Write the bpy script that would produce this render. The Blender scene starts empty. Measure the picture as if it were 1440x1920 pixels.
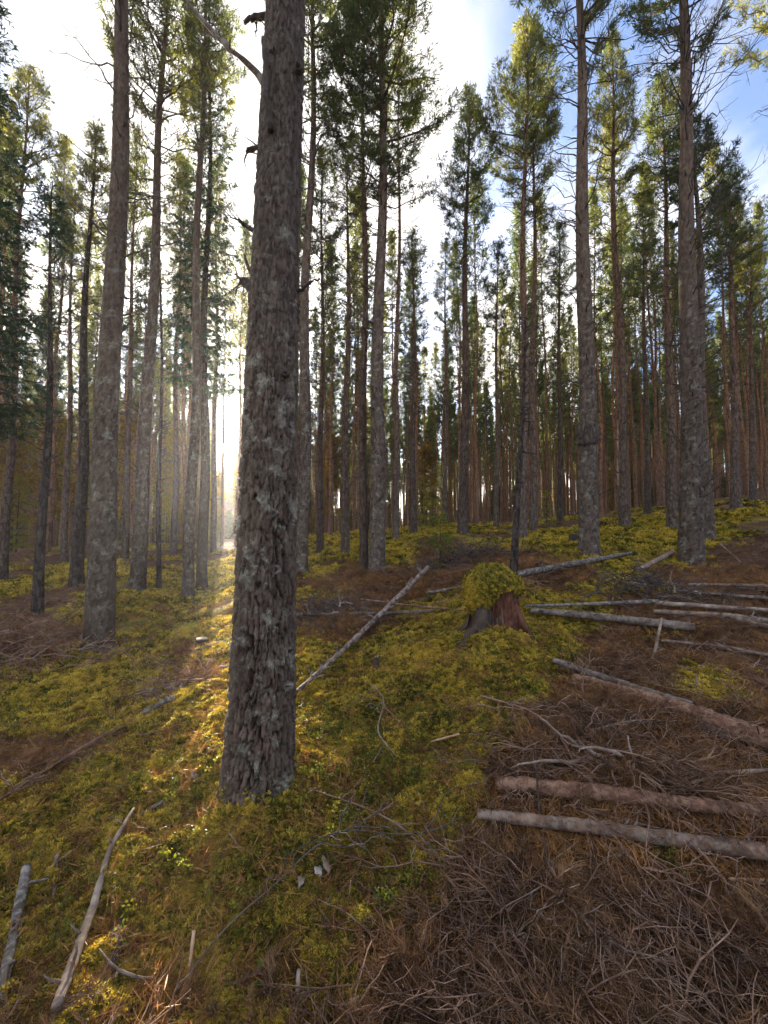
import bpy, math, random
import numpy as np

# ------------------------------------------------------------------ camera, light
W, HGT, F = 1440.0, 1920.0, 800.0
PITCH = math.atan(50.0 / F)
cP, sP = math.cos(PITCH), math.sin(PITCH)
EYE = np.array([0.0, 0.0, 1.6])

scene = bpy.context.scene
COL = scene.collection
cam_data = bpy.data.cameras.new("camera")
cam = bpy.data.objects.new("camera", cam_data)
COL.objects.link(cam)
cam.location = EYE
cam.rotation_euler = (math.radians(90) + PITCH, 0, 0)
cam_data.sensor_fit = 'VERTICAL'
cam_data.sensor_height = 36.0
cam_data.lens = 36.0 * F / HGT
cam_data.clip_start = 0.05
cam_data.clip_end = 6000
scene.camera = cam


def ray(u, v):
    xr = (np.asarray(u, float) - 720) / F
    yr = (960 - np.asarray(v, float)) / F
    return np.stack([xr + 0 * yr, cP - yr * sP + 0 * xr, sP + yr * cP + 0 * xr], -1)


def project(p):
    q = np.asarray(p, float) - EYE
    zc = q[..., 1] * cP + q[..., 2] * sP
    yc = -q[..., 1] * sP + q[..., 2] * cP
    zs = np.where(zc > 0.05, zc, 0.05)
    u = 720 + F * q[..., 0] / zs
    v = 960 - F * yc / zs
    return np.where(zc > 0.05, u, 720 + 3000 * np.sign(q[..., 0] + 1e-6)), np.where(zc > 0.05, v, 4000), zc


SUN_UV = (432, 840)
sd = ray(*SUN_UV)
sd = sd / np.linalg.norm(sd)
SUN_EL = math.asin(sd[2])
SUN_AZ = math.atan2(sd[0], sd[1])          # clockwise from +Y

world = bpy.data.worlds.new("World")
scene.world = world
world.use_nodes = True


def world_nodes():
    nt = world.node_tree
    nt.nodes.clear()
    N = nt.nodes.new
    L = nt.links.new
    out = N('ShaderNodeOutputWorld')
    bg = N('ShaderNodeBackground')
    sky = N('ShaderNodeTexSky')
    sky.sky_type = 'NISHITA'
    sky.sun_disc = False
    sky.sun_elevation = SUN_EL
    sky.sun_rotation = SUN_AZ
    sky.air_density = 1.0
    sky.dust_density = 0.2
    sky.ozone_density = 2.0
    tc = N('ShaderNodeTexCoord')
    # clouds, laid out on a plane overhead so they thin into streaks towards the horizon
    sep = N('ShaderNodeSeparateXYZ')
    L(tc.outputs['Generated'], sep.inputs[0])
    mz = N('ShaderNodeMath'); mz.operation = 'MAXIMUM'; mz.inputs[1].default_value = 0.0
    L(sep.outputs['Z'], mz.inputs[0])
    az = N('ShaderNodeMath'); az.operation = 'ADD'; az.inputs[1].default_value = 0.22
    L(mz.outputs[0], az.inputs[0])
    dx = N('ShaderNodeMath'); dx.operation = 'DIVIDE'
    dy = N('ShaderNodeMath'); dy.operation = 'DIVIDE'
    L(sep.outputs['X'], dx.inputs[0]); L(az.outputs[0], dx.inputs[1])
    L(sep.outputs['Y'], dy.inputs[0]); L(az.outputs[0], dy.inputs[1])
    cmb = N('ShaderNodeCombineXYZ')
    L(dx.outputs[0], cmb.inputs[0]); L(dy.outputs[0], cmb.inputs[1])
    mp = N('ShaderNodeMapping')
    mp.inputs['Location'].default_value = CLOUD_OFF
    mp.inputs['Rotation'].default_value = (0, 0, math.radians(35))
    mp.inputs['Scale'].default_value = (1.0, 0.7, 1)
    L(cmb.outputs[0], mp.inputs[0])
    n1 = N('ShaderNodeTexNoise')
    n1.inputs['Scale'].default_value = 1.15
    n1.inputs['Detail'].default_value = 7
    n1.inputs['Roughness'].default_value = 0.52
    n1.inputs['Distortion'].default_value = 0.25
    L(mp.outputs[0], n1.inputs['Vector'])
    cr = N('ShaderNodeValToRGB')
    cr.color_ramp.elements[0].position = 0.42
    cr.color_ramp.elements[0].color = (0, 0, 0, 1)
    cr.color_ramp.elements[1].position = 0.55
    cr.color_ramp.elements[1].color = (1, 1, 1, 1)
    L(n1.outputs[0], cr.inputs[0])
    n2 = N('ShaderNodeTexNoise')
    n2.inputs['Scale'].default_value = 2.2
    n2.inputs['Detail'].default_value = 5
    L(mp.outputs[0], n2.inputs['Vector'])
    cc = N('ShaderNodeValToRGB')
    cc.color_ramp.elements[0].position = 0.3
    cc.color_ramp.elements[0].color = (CLOUD_B * .42, CLOUD_B * .42, CLOUD_B * .45, 1)
    cc.color_ramp.elements[1].position = 0.7
    cc.color_ramp.elements[1].color = (CLOUD_B * .95, CLOUD_B * .92, CLOUD_B * .90, 1)
    L(n2.outputs[0], cc.inputs[0])
    mx = N('ShaderNodeMix'); mx.data_type = 'RGBA'
    L(cr.outputs[0], mx.inputs[0])
    tint = N('ShaderNodeMix'); tint.data_type = 'RGBA'; tint.blend_type = 'MULTIPLY'
    tint.inputs[0].default_value = 1.0
    tint.inputs[7].default_value = (SKY_G * .76, SKY_G * .92, SKY_G * 1.2, 1)
    L(sky.outputs[0], tint.inputs[6])
    L(tint.outputs[2], mx.inputs[6])
    L(cc.outputs[0], mx.inputs[7])
    # the sun itself with its aureole in thin cloud
    dot = N('ShaderNodeVectorMath'); dot.operation = 'DOT_PRODUCT'
    nrm = N('ShaderNodeVectorMath'); nrm.operation = 'NORMALIZE'
    L(tc.outputs['Generated'], nrm.inputs[0])
    L(nrm.outputs[0], dot.inputs[0])
    dot.inputs[1].default_value = tuple(sd)
    ac = N('ShaderNodeMath'); ac.operation = 'ARCCOSINE'
    L(dot.outputs['Value'], ac.inputs[0])

    def expo(scale, amp):
        m = N('ShaderNodeMath'); m.operation = 'MULTIPLY'; m.inputs[1].default_value = -1 / scale
        L(ac.outputs[0], m.inputs[0])
        e = N('ShaderNodeMath'); e.operation = 'EXPONENT'
        L(m.outputs[0], e.inputs[0])
        a = N('ShaderNodeMath'); a.operation = 'MULTIPLY'; a.inputs[1].default_value = amp
        L(e.outputs[0], a.inputs[0])
        return a.outputs[0]
    dsk = N('ShaderNodeMath'); dsk.operation = 'LESS_THAN'; dsk.inputs[1].default_value = math.radians(0.8)
    L(ac.outputs[0], dsk.inputs[0])
    dm = N('ShaderNodeMath'); dm.operation = 'MULTIPLY'; dm.inputs[1].default_value = SUN_DISC
    L(dsk.outputs[0], dm.inputs[0])
    s1 = N('ShaderNodeMath'); s1.operation = 'ADD'
    L(expo(math.radians(1.6), AUR1), s1.inputs[0]); L(expo(math.radians(9.0), AUR2), s1.inputs[1])
    s2 = N('ShaderNodeMath'); s2.operation = 'ADD'
    L(s1.outputs[0], s2.inputs[0]); L(dm.outputs[0], s2.inputs[1])
    sc_ = N('ShaderNodeVectorMath'); sc_.operation = 'SCALE'
    sc_.inputs[0].default_value = (1.0, 0.86, 0.62)
    L(s2.outputs[0], sc_.inputs['Scale'])
    ad = N('ShaderNodeVectorMath'); ad.operation = 'ADD'
    L(mx.outputs[2], ad.inputs[0]); L(sc_.outputs[0], ad.inputs[1])
    L(ad.outputs[0], bg.inputs[0])
    bg.inputs[1].default_value = 0.15
    L(bg.outputs[0], out.inputs[0])
    world.cycles.sampling_method = 'MANUAL'
    world.cycles.sample_map_resolution = 1024


CLOUD_OFF = (3.3, 1.75, 0)
CLOUD_B = 1.6
SKY_G = 0.25
SUN_DISC, AUR1, AUR2 = 600.0, 5.0, .1
world_nodes()

sun_data = bpy.data.lights.new("sun", 'SUN')
sun_data.energy = 5.0
sun_data.angle = math.radians(0.6)
sun_data.color = (1.0, 0.87, 0.68)
sun = bpy.data.objects.new("sun_light", sun_data)
COL.objects.link(sun)
from mathutils import Vector
sun.rotation_euler = Vector(tuple(sd)).to_track_quat('Z', 'Y').to_euler()

vs = scene.view_settings
scene.display_settings.display_device = 'sRGB'
vs.view_transform = 'Standard'
vs.look = 'None'
vs.gamma = 1.0
vs.use_curve_mapping = False
vs.exposure = 3.25
scene.cycles.use_denoising = True
scene.cycles.max_bounces = 6
scene.cycles.diffuse_bounces = 3
scene.cycles.transmission_bounces = 3
scene.cycles.volume_bounces = 0
scene.cycles.sample_clamp_indirect = 4.0

rng = np.random.default_rng(7)
random.seed(7)


# ------------------------------------------------------------------ numeric helpers
def hash2(ix, iy, s=0):
    n = (ix.astype(np.int64) * 374761393 + iy.astype(np.int64) * 668265263 + s * 974634777) & 0xFFFFFFFF
    n = ((n ^ (n >> 13)) * 1274126177) & 0xFFFFFFFF
    n = ((n ^ (n >> 16)) * 2246822519) & 0xFFFFFFFF
    return ((n ^ (n >> 15)) & 0xFFFFFF) / float(0xFFFFFF)


def vnoise(x, y, s=0):
    x = np.asarray(x, float); y = np.asarray(y, float)
    ix = np.floor(x); iy = np.floor(y)
    fx = x - ix; fy = y - iy
    fx = fx * fx * (3 - 2 * fx); fy = fy * fy * (3 - 2 * fy)
    a = hash2(ix, iy, s); b = hash2(ix + 1, iy, s); c = hash2(ix, iy + 1, s); d = hash2(ix + 1, iy + 1, s)
    return (a * (1 - fx) + b * fx) * (1 - fy) + (c * (1 - fx) + d * fx) * fy - 0.5


def fbm(x, y, s=0, o=4):
    r = 0; a = 1.0
    for k in range(o):
        r = r + a * vnoise(x * 2 ** k + 17 * k, y * 2 ** k - 9 * k, s + k)
        a *= 0.5
    return r


def sstep(a, b, x):
    t = np.clip((x - a) / (b - a), 0, 1)
    return t * t * (3 - 2 * t)


def smooth_gauss(u, v, cu, cv, ru, rv):
    return np.exp(-(((u - cu) / ru) ** 2 + ((v - cv) / rv) ** 2))


class MB:
    """collects tubes, triangles and sheets for one mesh"""
    def __init__(self):
        self.v = []; self.q = []; self.t = []; self.n = 0
        self.qm = []; self.tm = []

    def add(self, verts, quads=None, tris=None, m=0):
        verts = np.asarray(verts, float).reshape(-1, 3)
        if quads is not None and len(quads):
            self.q.append(np.asarray(quads, int) + self.n); self.qm.append(np.full(len(quads), m))
        if tris is not None and len(tris):
            self.t.append(np.asarray(tris, int) + self.n); self.tm.append(np.full(len(tris), m))
        self.v.append(verts); self.n += len(verts)

    def tube(self, pts, rad, sides=5, m=0, cap=True):
        p = np.asarray(pts, float); k = len(p)
        r = np.broadcast_to(np.asarray(rad, float), (k,))
        t = np.gradient(p, axis=0)
        t /= np.linalg.norm(t, axis=1, keepdims=True) + 1e-9
        ref = np.array([0.0, 0, 1.0]) if abs(t[:, 2]).mean() < 0.8 else np.array([1.0, 0.1, 0])
        a = np.cross(t, ref); a /= np.linalg.norm(a, axis=1, keepdims=True) + 1e-9
        b = np.cross(t, a)
        th = np.arange(sides) * 2 * math.pi / sides
        ring = p[:, None] + r[:, None, None] * (a[:, None] * np.cos(th)[None, :, None] + b[:, None] * np.sin(th)[None, :, None])
        i = np.arange(k - 1)[:, None] * sides; j = np.arange(sides)[None]
        jn = (j + 1) % sides
        q = np.stack([i + j, i + jn, i + sides + jn, i + sides + j], -1).reshape(-1, 4)
        v = ring.reshape(-1, 3)
        tr = None
        if cap:
            v = np.vstack([v, p[0] - t[0] * r[0] * .15, p[-1] + t[-1] * r[-1] * .15])
            c0 = k * sides; c1 = c0 + 1; jj = np.arange(sides); jj2 = (jj + 1) % sides
            o = (k - 1) * sides
            tr = np.vstack([np.stack([jj2, jj, 0 * jj + c0], -1), np.stack([o + jj, o + jj2, 0 * jj + c1], -1)])
        self.add(v, q, tr, m)

    def mesh(self, name, smooth=True):
        V = np.vstack(self.v) if self.v else np.zeros((0, 3))
        Q = np.vstack(self.q) if self.q else np.zeros((0, 4), int)
        T = np.vstack(self.t) if self.t else np.zeros((0, 3), int)
        mats = np.concatenate(self.qm + self.tm) if (self.qm or self.tm) else np.zeros(0, int)
        return raw_mesh(name, V, Q, T, mats, smooth)

    def build(self, name, mats, parent=None, smooth=True):
        return link(name, self.mesh(name, smooth), mats, parent)


def raw_mesh(name, V, Q, T, mats=None, smooth=True):
    me = bpy.data.meshes.new(name)
    me.vertices.add(len(V))
    me.vertices.foreach_set('co', np.ascontiguousarray(V, dtype=np.float32).ravel())
    nq, ntr = len(Q), len(T)
    me.loops.add(nq * 4 + ntr * 3)
    idx = np.concatenate([Q.ravel(), T.ravel()]).astype(np.int32)
    me.loops.foreach_set('vertex_index', idx)
    me.polygons.add(nq + ntr)
    st = np.concatenate([np.arange(nq) * 4, nq * 4 + np.arange(ntr) * 3]).astype(np.int32)
    me.polygons.foreach_set('loop_start', st)
    if mats is not None:
        me.polygons.foreach_set('material_index', mats.astype(np.int32))
    me.polygons.foreach_set('use_smooth', np.full(nq + ntr, smooth))
    me.update(calc_edges=True)
    return me


def fattr(me, name, arr):
    a = me.attributes.new(name, 'FLOAT', 'POINT')
    a.data.foreach_set('value', np.ascontiguousarray(arr, dtype=np.float32).ravel())


def link(name, me, mats, parent=None):
    if not isinstance(mats, (list, tuple)):
        mats = [mats]
    for m in mats:
        me.materials.append(m)
    o = bpy.data.objects.new(name, me)
    COL.objects.link(o)
    if parent is not None:
        o.parent = parent
    return o


def tag(o, label=None, cat=None, group=None, kind=None):
    if label: o['label'] = label
    if cat: o['category'] = cat
    if group: o['group'] = group
    if kind: o['kind'] = kind
    return o


def empty(name, loc, rot=(0, 0, 0)):
    o = bpy.data.objects.new(name, None)
    o.empty_display_size = 0.2
    o.location = loc; o.rotation_euler = rot
    COL.objects.link(o)
    return o


# ------------------------------------------------------------------ materials
def new_mat(name):
    m = bpy.data.materials.new(name)
    m.use_nodes = True
    nt = m.node_tree
    nt.nodes.clear()
    return m, nt, nt.nodes.new, nt.links.new


def ramp(N, stops):
    r = N('ShaderNodeValToRGB')
    e = r.color_ramp.elements
    while len(e) < len(stops): e.new(0.5)
    for k, (p, c) in enumerate(stops):
        e[k].position = p; e[k].color = (*c, 1)
    return r


def noise(N, L, vec, scale, detail=5, rough=0.6):
    n = N('ShaderNodeTexNoise')
    n.inputs['Scale'].default_value = scale; n.inputs['Detail'].default_value = detail
    n.inputs['Roughness'].default_value = rough
    if vec is not None: L(vec, n.inputs['Vector'])
    return n


def mixc(N, L, fac, a, b, blend='MIX'):
    m = N('ShaderNodeMix'); m.data_type = 'RGBA'; m.blend_type = blend
    for s, x in ((0, fac), (6, a), (7, b)):
        if hasattr(x, 'is_output') or hasattr(x, 'links'): L(x, m.inputs[s])
        elif s == 0: m.inputs[0].default_value = x
        else: m.inputs[s].default_value = (*x, 1)
    return m.outputs[2]


def bark_mat(name, plate, fissure, upper, lichen, z0, z1, lich_amt, attr=False, scale=1.0, bump=0.6):
    m, nt, N, L = new_mat(name)
    out = N('ShaderNodeOutputMaterial'); p = N('ShaderNodeBsdfPrincipled')
    p.inputs['Roughness'].default_value = 0.9
    p.inputs['Specular IOR Level'].default_value = 0.15
    tc = N('ShaderNodeTexCoord'); ob = tc.outputs['Object']
    oi = N('ShaderNodeObjectInfo')
    mp = N('ShaderNodeMapping'); mp.inputs['Scale'].default_value = (1, 1, 0.28)
    L(ob, mp.inputs[0])
    add = N('ShaderNodeVectorMath'); add.operation = 'ADD'
    L(mp.outputs[0], add.inputs[0])
    cb = N('ShaderNodeCombineXYZ'); ml = N('ShaderNodeMath'); ml.operation = 'MULTIPLY'; ml.inputs[1].default_value = 50
    L(oi.outputs['Random'], ml.inputs[0]); L(ml.outputs[0], cb.inputs[0]); L(cb.outputs[0], add.inputs[1])
    vec = add.outputs[0]
    nz = noise(N, L, vec, 28 * scale, 6, 0.65)
    nb = noise(N, L, vec, 5 * scale, 4, 0.6)
    r = ramp(N, [(0.25, tuple(c * .55 for c in plate)), (0.5, plate), (0.78, tuple(min(1, c * 1.55) for c in plate))])
    L(nz.outputs[0], r.inputs[0])
    col = r.outputs[0]
    r2 = ramp(N, [(0.3, tuple(c * .6 for c in upper)), (0.5, upper), (0.75, tuple(min(1, c * 1.5) for c in upper))])
    L(nz.outputs[0], r2.inputs[0])
    sp = N('ShaderNodeSeparateXYZ'); L(ob, sp.inputs[0])
    mr = N('ShaderNodeMapRange'); mr.inputs[1].default_value = z0; mr.inputs[2].default_value = z1
    ad = N('ShaderNodeMath'); ad.operation = 'MULTIPLY_ADD'; ad.inputs[1].default_value = 4.0
    L(nb.outputs[0], ad.inputs[0]); L(sp.outputs['Z'], ad.inputs[2])
    L(ad.outputs[0], mr.inputs[0])
    col = mixc(N, L, mr.outputs[0], col, r2.outputs[0])
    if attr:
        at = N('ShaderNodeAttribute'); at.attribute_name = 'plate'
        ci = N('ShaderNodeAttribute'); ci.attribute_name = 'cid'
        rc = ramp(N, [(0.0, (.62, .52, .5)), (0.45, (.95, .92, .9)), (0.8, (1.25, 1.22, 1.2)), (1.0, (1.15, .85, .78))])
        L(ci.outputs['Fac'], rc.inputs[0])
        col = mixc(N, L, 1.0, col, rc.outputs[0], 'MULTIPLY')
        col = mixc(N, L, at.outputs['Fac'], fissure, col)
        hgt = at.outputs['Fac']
    else:
        vo = N('ShaderNodeTexVoronoi'); vo.feature = 'DISTANCE_TO_EDGE'; vo.inputs['Scale'].default_value = 17 * scale
        wv = mixc(N, L, 0.06, vec, nz.outputs['Color'])
        L(wv, vo.inputs['Vector'])
        rr = ramp(N, [(0.0, (0, 0, 0)), (0.12, (1, 1, 1))])
        L(vo.outputs['Distance'], rr.inputs[0])
        col = mixc(N, L, rr.outputs[0], fissure, col)
        hgt = rr.outputs[0]
    # lichen
    nl = noise(N, L, ob, 9, 8, 0.72)
    rl = ramp(N, [(0.53, (0, 0, 0)), (0.62, (1, 1, 1))])
    L(nl.outputs[0], rl.inputs[0])
    la = N('ShaderNodeMath'); la.operation = 'MULTIPLY'; la.inputs[1].default_value = lich_amt
    L(rl.outputs[0], la.inputs[0])
    inv = N('ShaderNodeMapRange'); inv.inputs[1].default_value = z1 * .4; inv.inputs[2].default_value = z1; inv.inputs[3].default_value = 1; inv.inputs[4].default_value = .1
    L(sp.outputs['Z'], inv.inputs[0])
    lb = N('ShaderNodeMath'); lb.operation = 'MULTIPLY'
    L(la.outputs[0], lb.inputs[0]); L(inv.outputs[0], lb.inputs[1])
    rlc = ramp(N, [(0.4, tuple(c * .7 for c in lichen)), (0.65, tuple(min(1, c * 1.4) for c in lichen))])
    nf = noise(N, L, ob, 60, 3)
    L(nf.outputs[0], rlc.inputs[0])
    col = mixc(N, L, lb.outputs[0], col, rlc.outputs[0])
    # per-tree tint
    hv = N('ShaderNodeHueSaturation')
    mv = N('ShaderNodeMapRange'); mv.inputs[3].default_value = .75; mv.inputs[4].default_value = 1.3
    L(oi.outputs['Random'], mv.inputs[0]); L(mv.outputs[0], hv.inputs['Value']); L(col, hv.inputs['Color'])
    L(hv.outputs[0], p.inputs['Base Color'])
    hh = N('ShaderNodeMath'); hh.operation = 'MULTIPLY_ADD'; hh.inputs[1].default_value = 0.5
    L(nz.outputs[0], hh.inputs[0])
    if attr:
        hh.inputs[2].default_value = 0
    else:
        L(hgt, hh.inputs[2])
    h2 = N('ShaderNodeMath'); h2.operation = 'MULTIPLY_ADD'; h2.inputs[1].default_value = .35
    L(rl.outputs[0], h2.inputs[0]); L(hh.outputs[0], h2.inputs[2])
    b = N('ShaderNodeBump'); b.inputs['Strength'].default_value = bump; b.inputs['Distance'].default_value = 0.012
    L(h2.outputs[0], b.inputs['Height']); L(b.outputs[0], p.inputs['Normal'])
    L(p.outputs[0], out.inputs[0])
    return m


def leaf_mat(name, stops, trans, tr_amt=0.4, scale=0.7, rnd=0.5, rough=.6):
    m, nt, N, L = new_mat(name)
    out = N('ShaderNodeOutputMaterial')
    p = N('ShaderNodeBsdfPrincipled'); p.inputs['Roughness'].default_value = rough
    p.inputs['Specular IOR Level'].default_value = 0.25
    t = N('ShaderNodeBsdfTranslucent')
    g = N('ShaderNodeNewGeometry'); oi = N('ShaderNodeObjectInfo')
    n = noise(N, L, g.outputs['Position'], scale, 4, .65)
    mm = N('ShaderNodeMath'); mm.operation = 'MULTIPLY_ADD'; mm.inputs[1].default_value = rnd; 
    L(oi.outputs['Random'], mm.inputs[0])
    m2 = N('ShaderNodeMath'); m2.operation = 'SUBTRACT'; m2.inputs[1].default_value = rnd / 2
    L(n.outputs[0], m2.inputs[0]); L(m2.outputs[0], mm.inputs[2])
    m3 = N('ShaderNodeMath'); m3.operation = 'MULTIPLY_ADD'; m3.inputs[1].default_value = .3
    L(g.outputs['Random Per Island'], m3.inputs[0])
    m4 = N('ShaderNodeMath'); m4.operation = 'SUBTRACT'; m4.inputs[1].default_value = .15
    L(mm.outputs[0], m4.inputs[0]); L(m4.outputs[0], m3.inputs[2])
    r = ramp(N, stops); L(m3.outputs[0], r.inputs[0])
    L(r.outputs[0], p.inputs['Base Color'])
    tc = mixc(N, L, 1.0, r.outputs[0], trans, 'MULTIPLY')
    L(tc, t.inputs[0])
    mx = N('ShaderNodeMixShader'); mx.inputs[0].default_value = tr_amt
    L(p.outputs[0], mx.inputs[1]); L(t.outputs[0], mx.inputs[2]); L(mx.outputs[0], out.inputs[0])
    return m


def wood_mat(name, a, b, c, rnd=True, scale=30, stretch=(1, 1, 1), lichen=None, lam=0.5, bump=.5):
    """bark or bare wood of fallen sticks; object coordinates are world aligned"""
    m, nt, N, L = new_mat(name)
    out = N('ShaderNodeOutputMaterial'); p = N('ShaderNodeBsdfPrincipled')
    p.inputs['Roughness'].default_value = 0.85; p.inputs['Specular IOR Level'].default_value = 0.2
    tc = N('ShaderNodeTexCoord'); oi = N('ShaderNodeObjectInfo')
    mp = N('ShaderNodeMapping'); mp.inputs['Scale'].default_value = stretch
    L(tc.outputs['Object'], mp.inputs[0])
    n = noise(N, L, mp.outputs[0], scale, 6, .68)
    n2 = noise(N, L, mp.outputs[0], scale * .22, 3, .6)
    ad = N('ShaderNodeMath'); ad.operation = 'ADD'
    s1 = N('ShaderNodeMath'); s1.operation = 'MULTIPLY'; s1.inputs[1].default_value = .5
    s2 = N('ShaderNodeMath'); s2.operation = 'MULTIPLY_ADD'; s2.inputs[1].default_value = .5
    L(n.outputs[0], s1.inputs[0]); L(n2.outputs[0], s2.inputs[0]); L(s1.outputs[0], s2.inputs[2])
    r = ramp(N, [(0.33, a), (0.5, b), (0.66, c)])
    L(s2.outputs[0], r.inputs[0])
    col = r.outputs[0]
    if lichen:
        nl = noise(N, L, tc.outputs['Object'], 22, 6, .7)
        rl = ramp(N, [(0.5, (0, 0, 0)), (0.58, (1, 1, 1))]); L(nl.outputs[0], rl.inputs[0])
        la = N('ShaderNodeMath'); la.operation = 'MULTIPLY'; la.inputs[1].default_value = lam
        L(rl.outputs[0], la.inputs[0])
        col = mixc(N, L, la.outputs[0], col, lichen)
    if rnd:
        hv = N('ShaderNodeHueSaturation')
        mv = N('ShaderNodeMapRange'); mv.inputs[3].default_value = .6; mv.inputs[4].default_value = 1.4
        L(oi.outputs['Random'], mv.inputs[0]); L(mv.outputs[0], hv.inputs['Value']); L(col, hv.inputs['Color'])
        col = hv.outputs[0]
    L(col, p.inputs['Base Color'])
    bm = N('ShaderNodeBump'); bm.inputs['Strength'].default_value = bump; bm.inputs['Distance'].default_value = .006
    L(n.outputs[0], bm.inputs['Height']); L(bm.outputs[0], p.inputs['Normal'])
    L(p.outputs[0], out.inputs[0])
    return m


M = {}
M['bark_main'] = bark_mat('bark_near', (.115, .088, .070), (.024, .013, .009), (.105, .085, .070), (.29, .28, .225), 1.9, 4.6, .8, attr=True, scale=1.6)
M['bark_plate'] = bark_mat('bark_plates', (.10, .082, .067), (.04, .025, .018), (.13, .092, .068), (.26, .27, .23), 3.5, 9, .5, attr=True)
M['bark'] = bark_mat('bark', (.125, .10, .084), (.055, .036, .026), (.20, .115, .072), (.24, .25, .21), 2.0, 8, .35, bump=.8)
M['bark_red'] = bark_mat('reddish_bark', (.19, .13, .10), (.09, .05, .035), (.34, .17, .09), (.26, .26, .21), .5, 6, .3, bump=.8)
M['bark_dark'] = bark_mat('bark_dark', (.075, .06, .052), (.03, .02, .016), (.085, .06, .045), (.2, .22, .18), 3, 9, .35, bump=.8)
M['dead'] = wood_mat('dead_branch_wood', (.05, .038, .032), (.085, .068, .058), (.17, .15, .13), rnd=False, scale=14)
M['twigwood'] = wood_mat('live_branch_wood', (.05, .032, .022), (.10, .06, .038), (.17, .10, .06), rnd=False, scale=8)
M['pine'] = leaf_mat('pine_needles', [(0.28, (.04, .062, .03)), (0.48, (.095, .12, .04)), (0.70, (.21, .20, .05))], (1.5, 1.5, .8), .42, .35, .35)
M['spruce'] = leaf_mat('spruce_needles', [(0.3, (.03, .052, .03)), (0.55, (.05, .085, .042)), (0.8, (.085, .12, .045))], (1.2, 1.4, .7), .25, .5, .3)
M['gold'] = leaf_mat('autumn_leaves', [(0.3, (.20, .15, .02)), (0.55, (.34, .23, .03)), (0.8, (.42, .27, .04))], (1.3, 1.1, .5), .5, .6, .3)
M['moss'] = leaf_mat('feather_moss', [(0.26, (.06, .065, .016)), (0.40, (.18, .17, .028)), (0.53, (.45, .36, .055)), (0.72, (.66, .50, .09))], (1.3, 1.2, .6), .35, 2.4, .38)
M['moss_floor'] = None
M['shrub'] = leaf_mat('bilberry_leaves', [(0.3, (.09, .11, .02)), (0.55, (.20, .21, .03)), (0.8, (.32, .27, .05))], (1.2, 1.3, .6), .4, 1.5, .4)
M['fresh'] = leaf_mat('fresh_green_leaves', [(0.3, (.08, .19, .02)), (0.7, (.16, .30, .04))], (1.1, 1.3, .5), .45, 3, .3)
M['needle_brown'] = leaf_mat('fallen_needles', [(0.25, (.08, .04, .018)), (0.5, (.20, .10, .04)), (0.75, (.44, .23, .08))], (1, .8, .6), .25, 1.6, .5)
M['spray_brown'] = leaf_mat('dead_needle_sprays', [(0.25, (.06, .034, .02)), (0.5, (.15, .085, .045)), (0.75, (.30, .17, .08))], (1, .85, .7), .25, 1.6, .5)
M['slash'] = wood_mat('slash_twigs', (.06, .034, .023), (.16, .092, .063), (.34, .24, .18), scale=12)
M['log_red'] = wood_mat('red_bark_log', (.045, .025, .018), (.15, .08, .052), (.31, .18, .12), rnd=False, scale=44, lichen=(.32, .215, .145), lam=.5, bump=.9)
M['log_grey'] = wood_mat('grey_bark_log', (.055, .04, .033), (.13, .10, .082), (.27, .225, .19), rnd=False, scale=22, lichen=(.27, .26, .23), lam=.35)
M['patchy'] = wood_mat('patchy_bark', (.10, .075, .06), (.24, .185, .155), (.42, .35, .30), rnd=False, scale=30, lichen=(.045, .038, .034), lam=.9)
M['log_brown'] = wood_mat('brown_bark_log', (.05, .032, .024), (.125, .078, .056), (.30, .20, .14), rnd=False, scale=30, lichen=(.34, .33, .29), lam=.3)
M['log_lichen'] = wood_mat('lichened_bark', (.04, .032, .028), (.095, .08, .07), (.24, .21, .19), rnd=False, scale=34, lichen=(.34, .33, .30), lam=.6)
M['bare'] = wood_mat('bare_grey_wood', (.10, .068, .05), (.22, .165, .13), (.42, .35, .29), rnd=False, scale=24)
M['tan'] = wood_mat('fresh_tan_wood', (.22, .12, .06), (.42, .26, .15), (.58, .42, .28), rnd=False, scale=24)
M['dark'] = wood_mat('dark_brown_bark', (.025, .018, .015), (.055, .042, .036), (.11, .09, .08), rnd=False, scale=26)
M['rot'] = wood_mat('rotten_red_wood', (.02, .010, .008), (.085, .034, .022), (.22, .10, .06), rnd=False, scale=30, stretch=(1, 1, .4), bump=.9)
M['rot_dark'] = wood_mat('rotten_dark_wood', (.025, .018, .014), (.065, .05, .038), (.14, .115, .09), rnd=False, scale=18, stretch=(1, 1, .25), bump=.9)
M['chip'] = wood_mat('pale_chip', (.20, .18, .155), (.38, .35, .31), (.52, .49, .45), rnd=False, scale=30)


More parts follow.
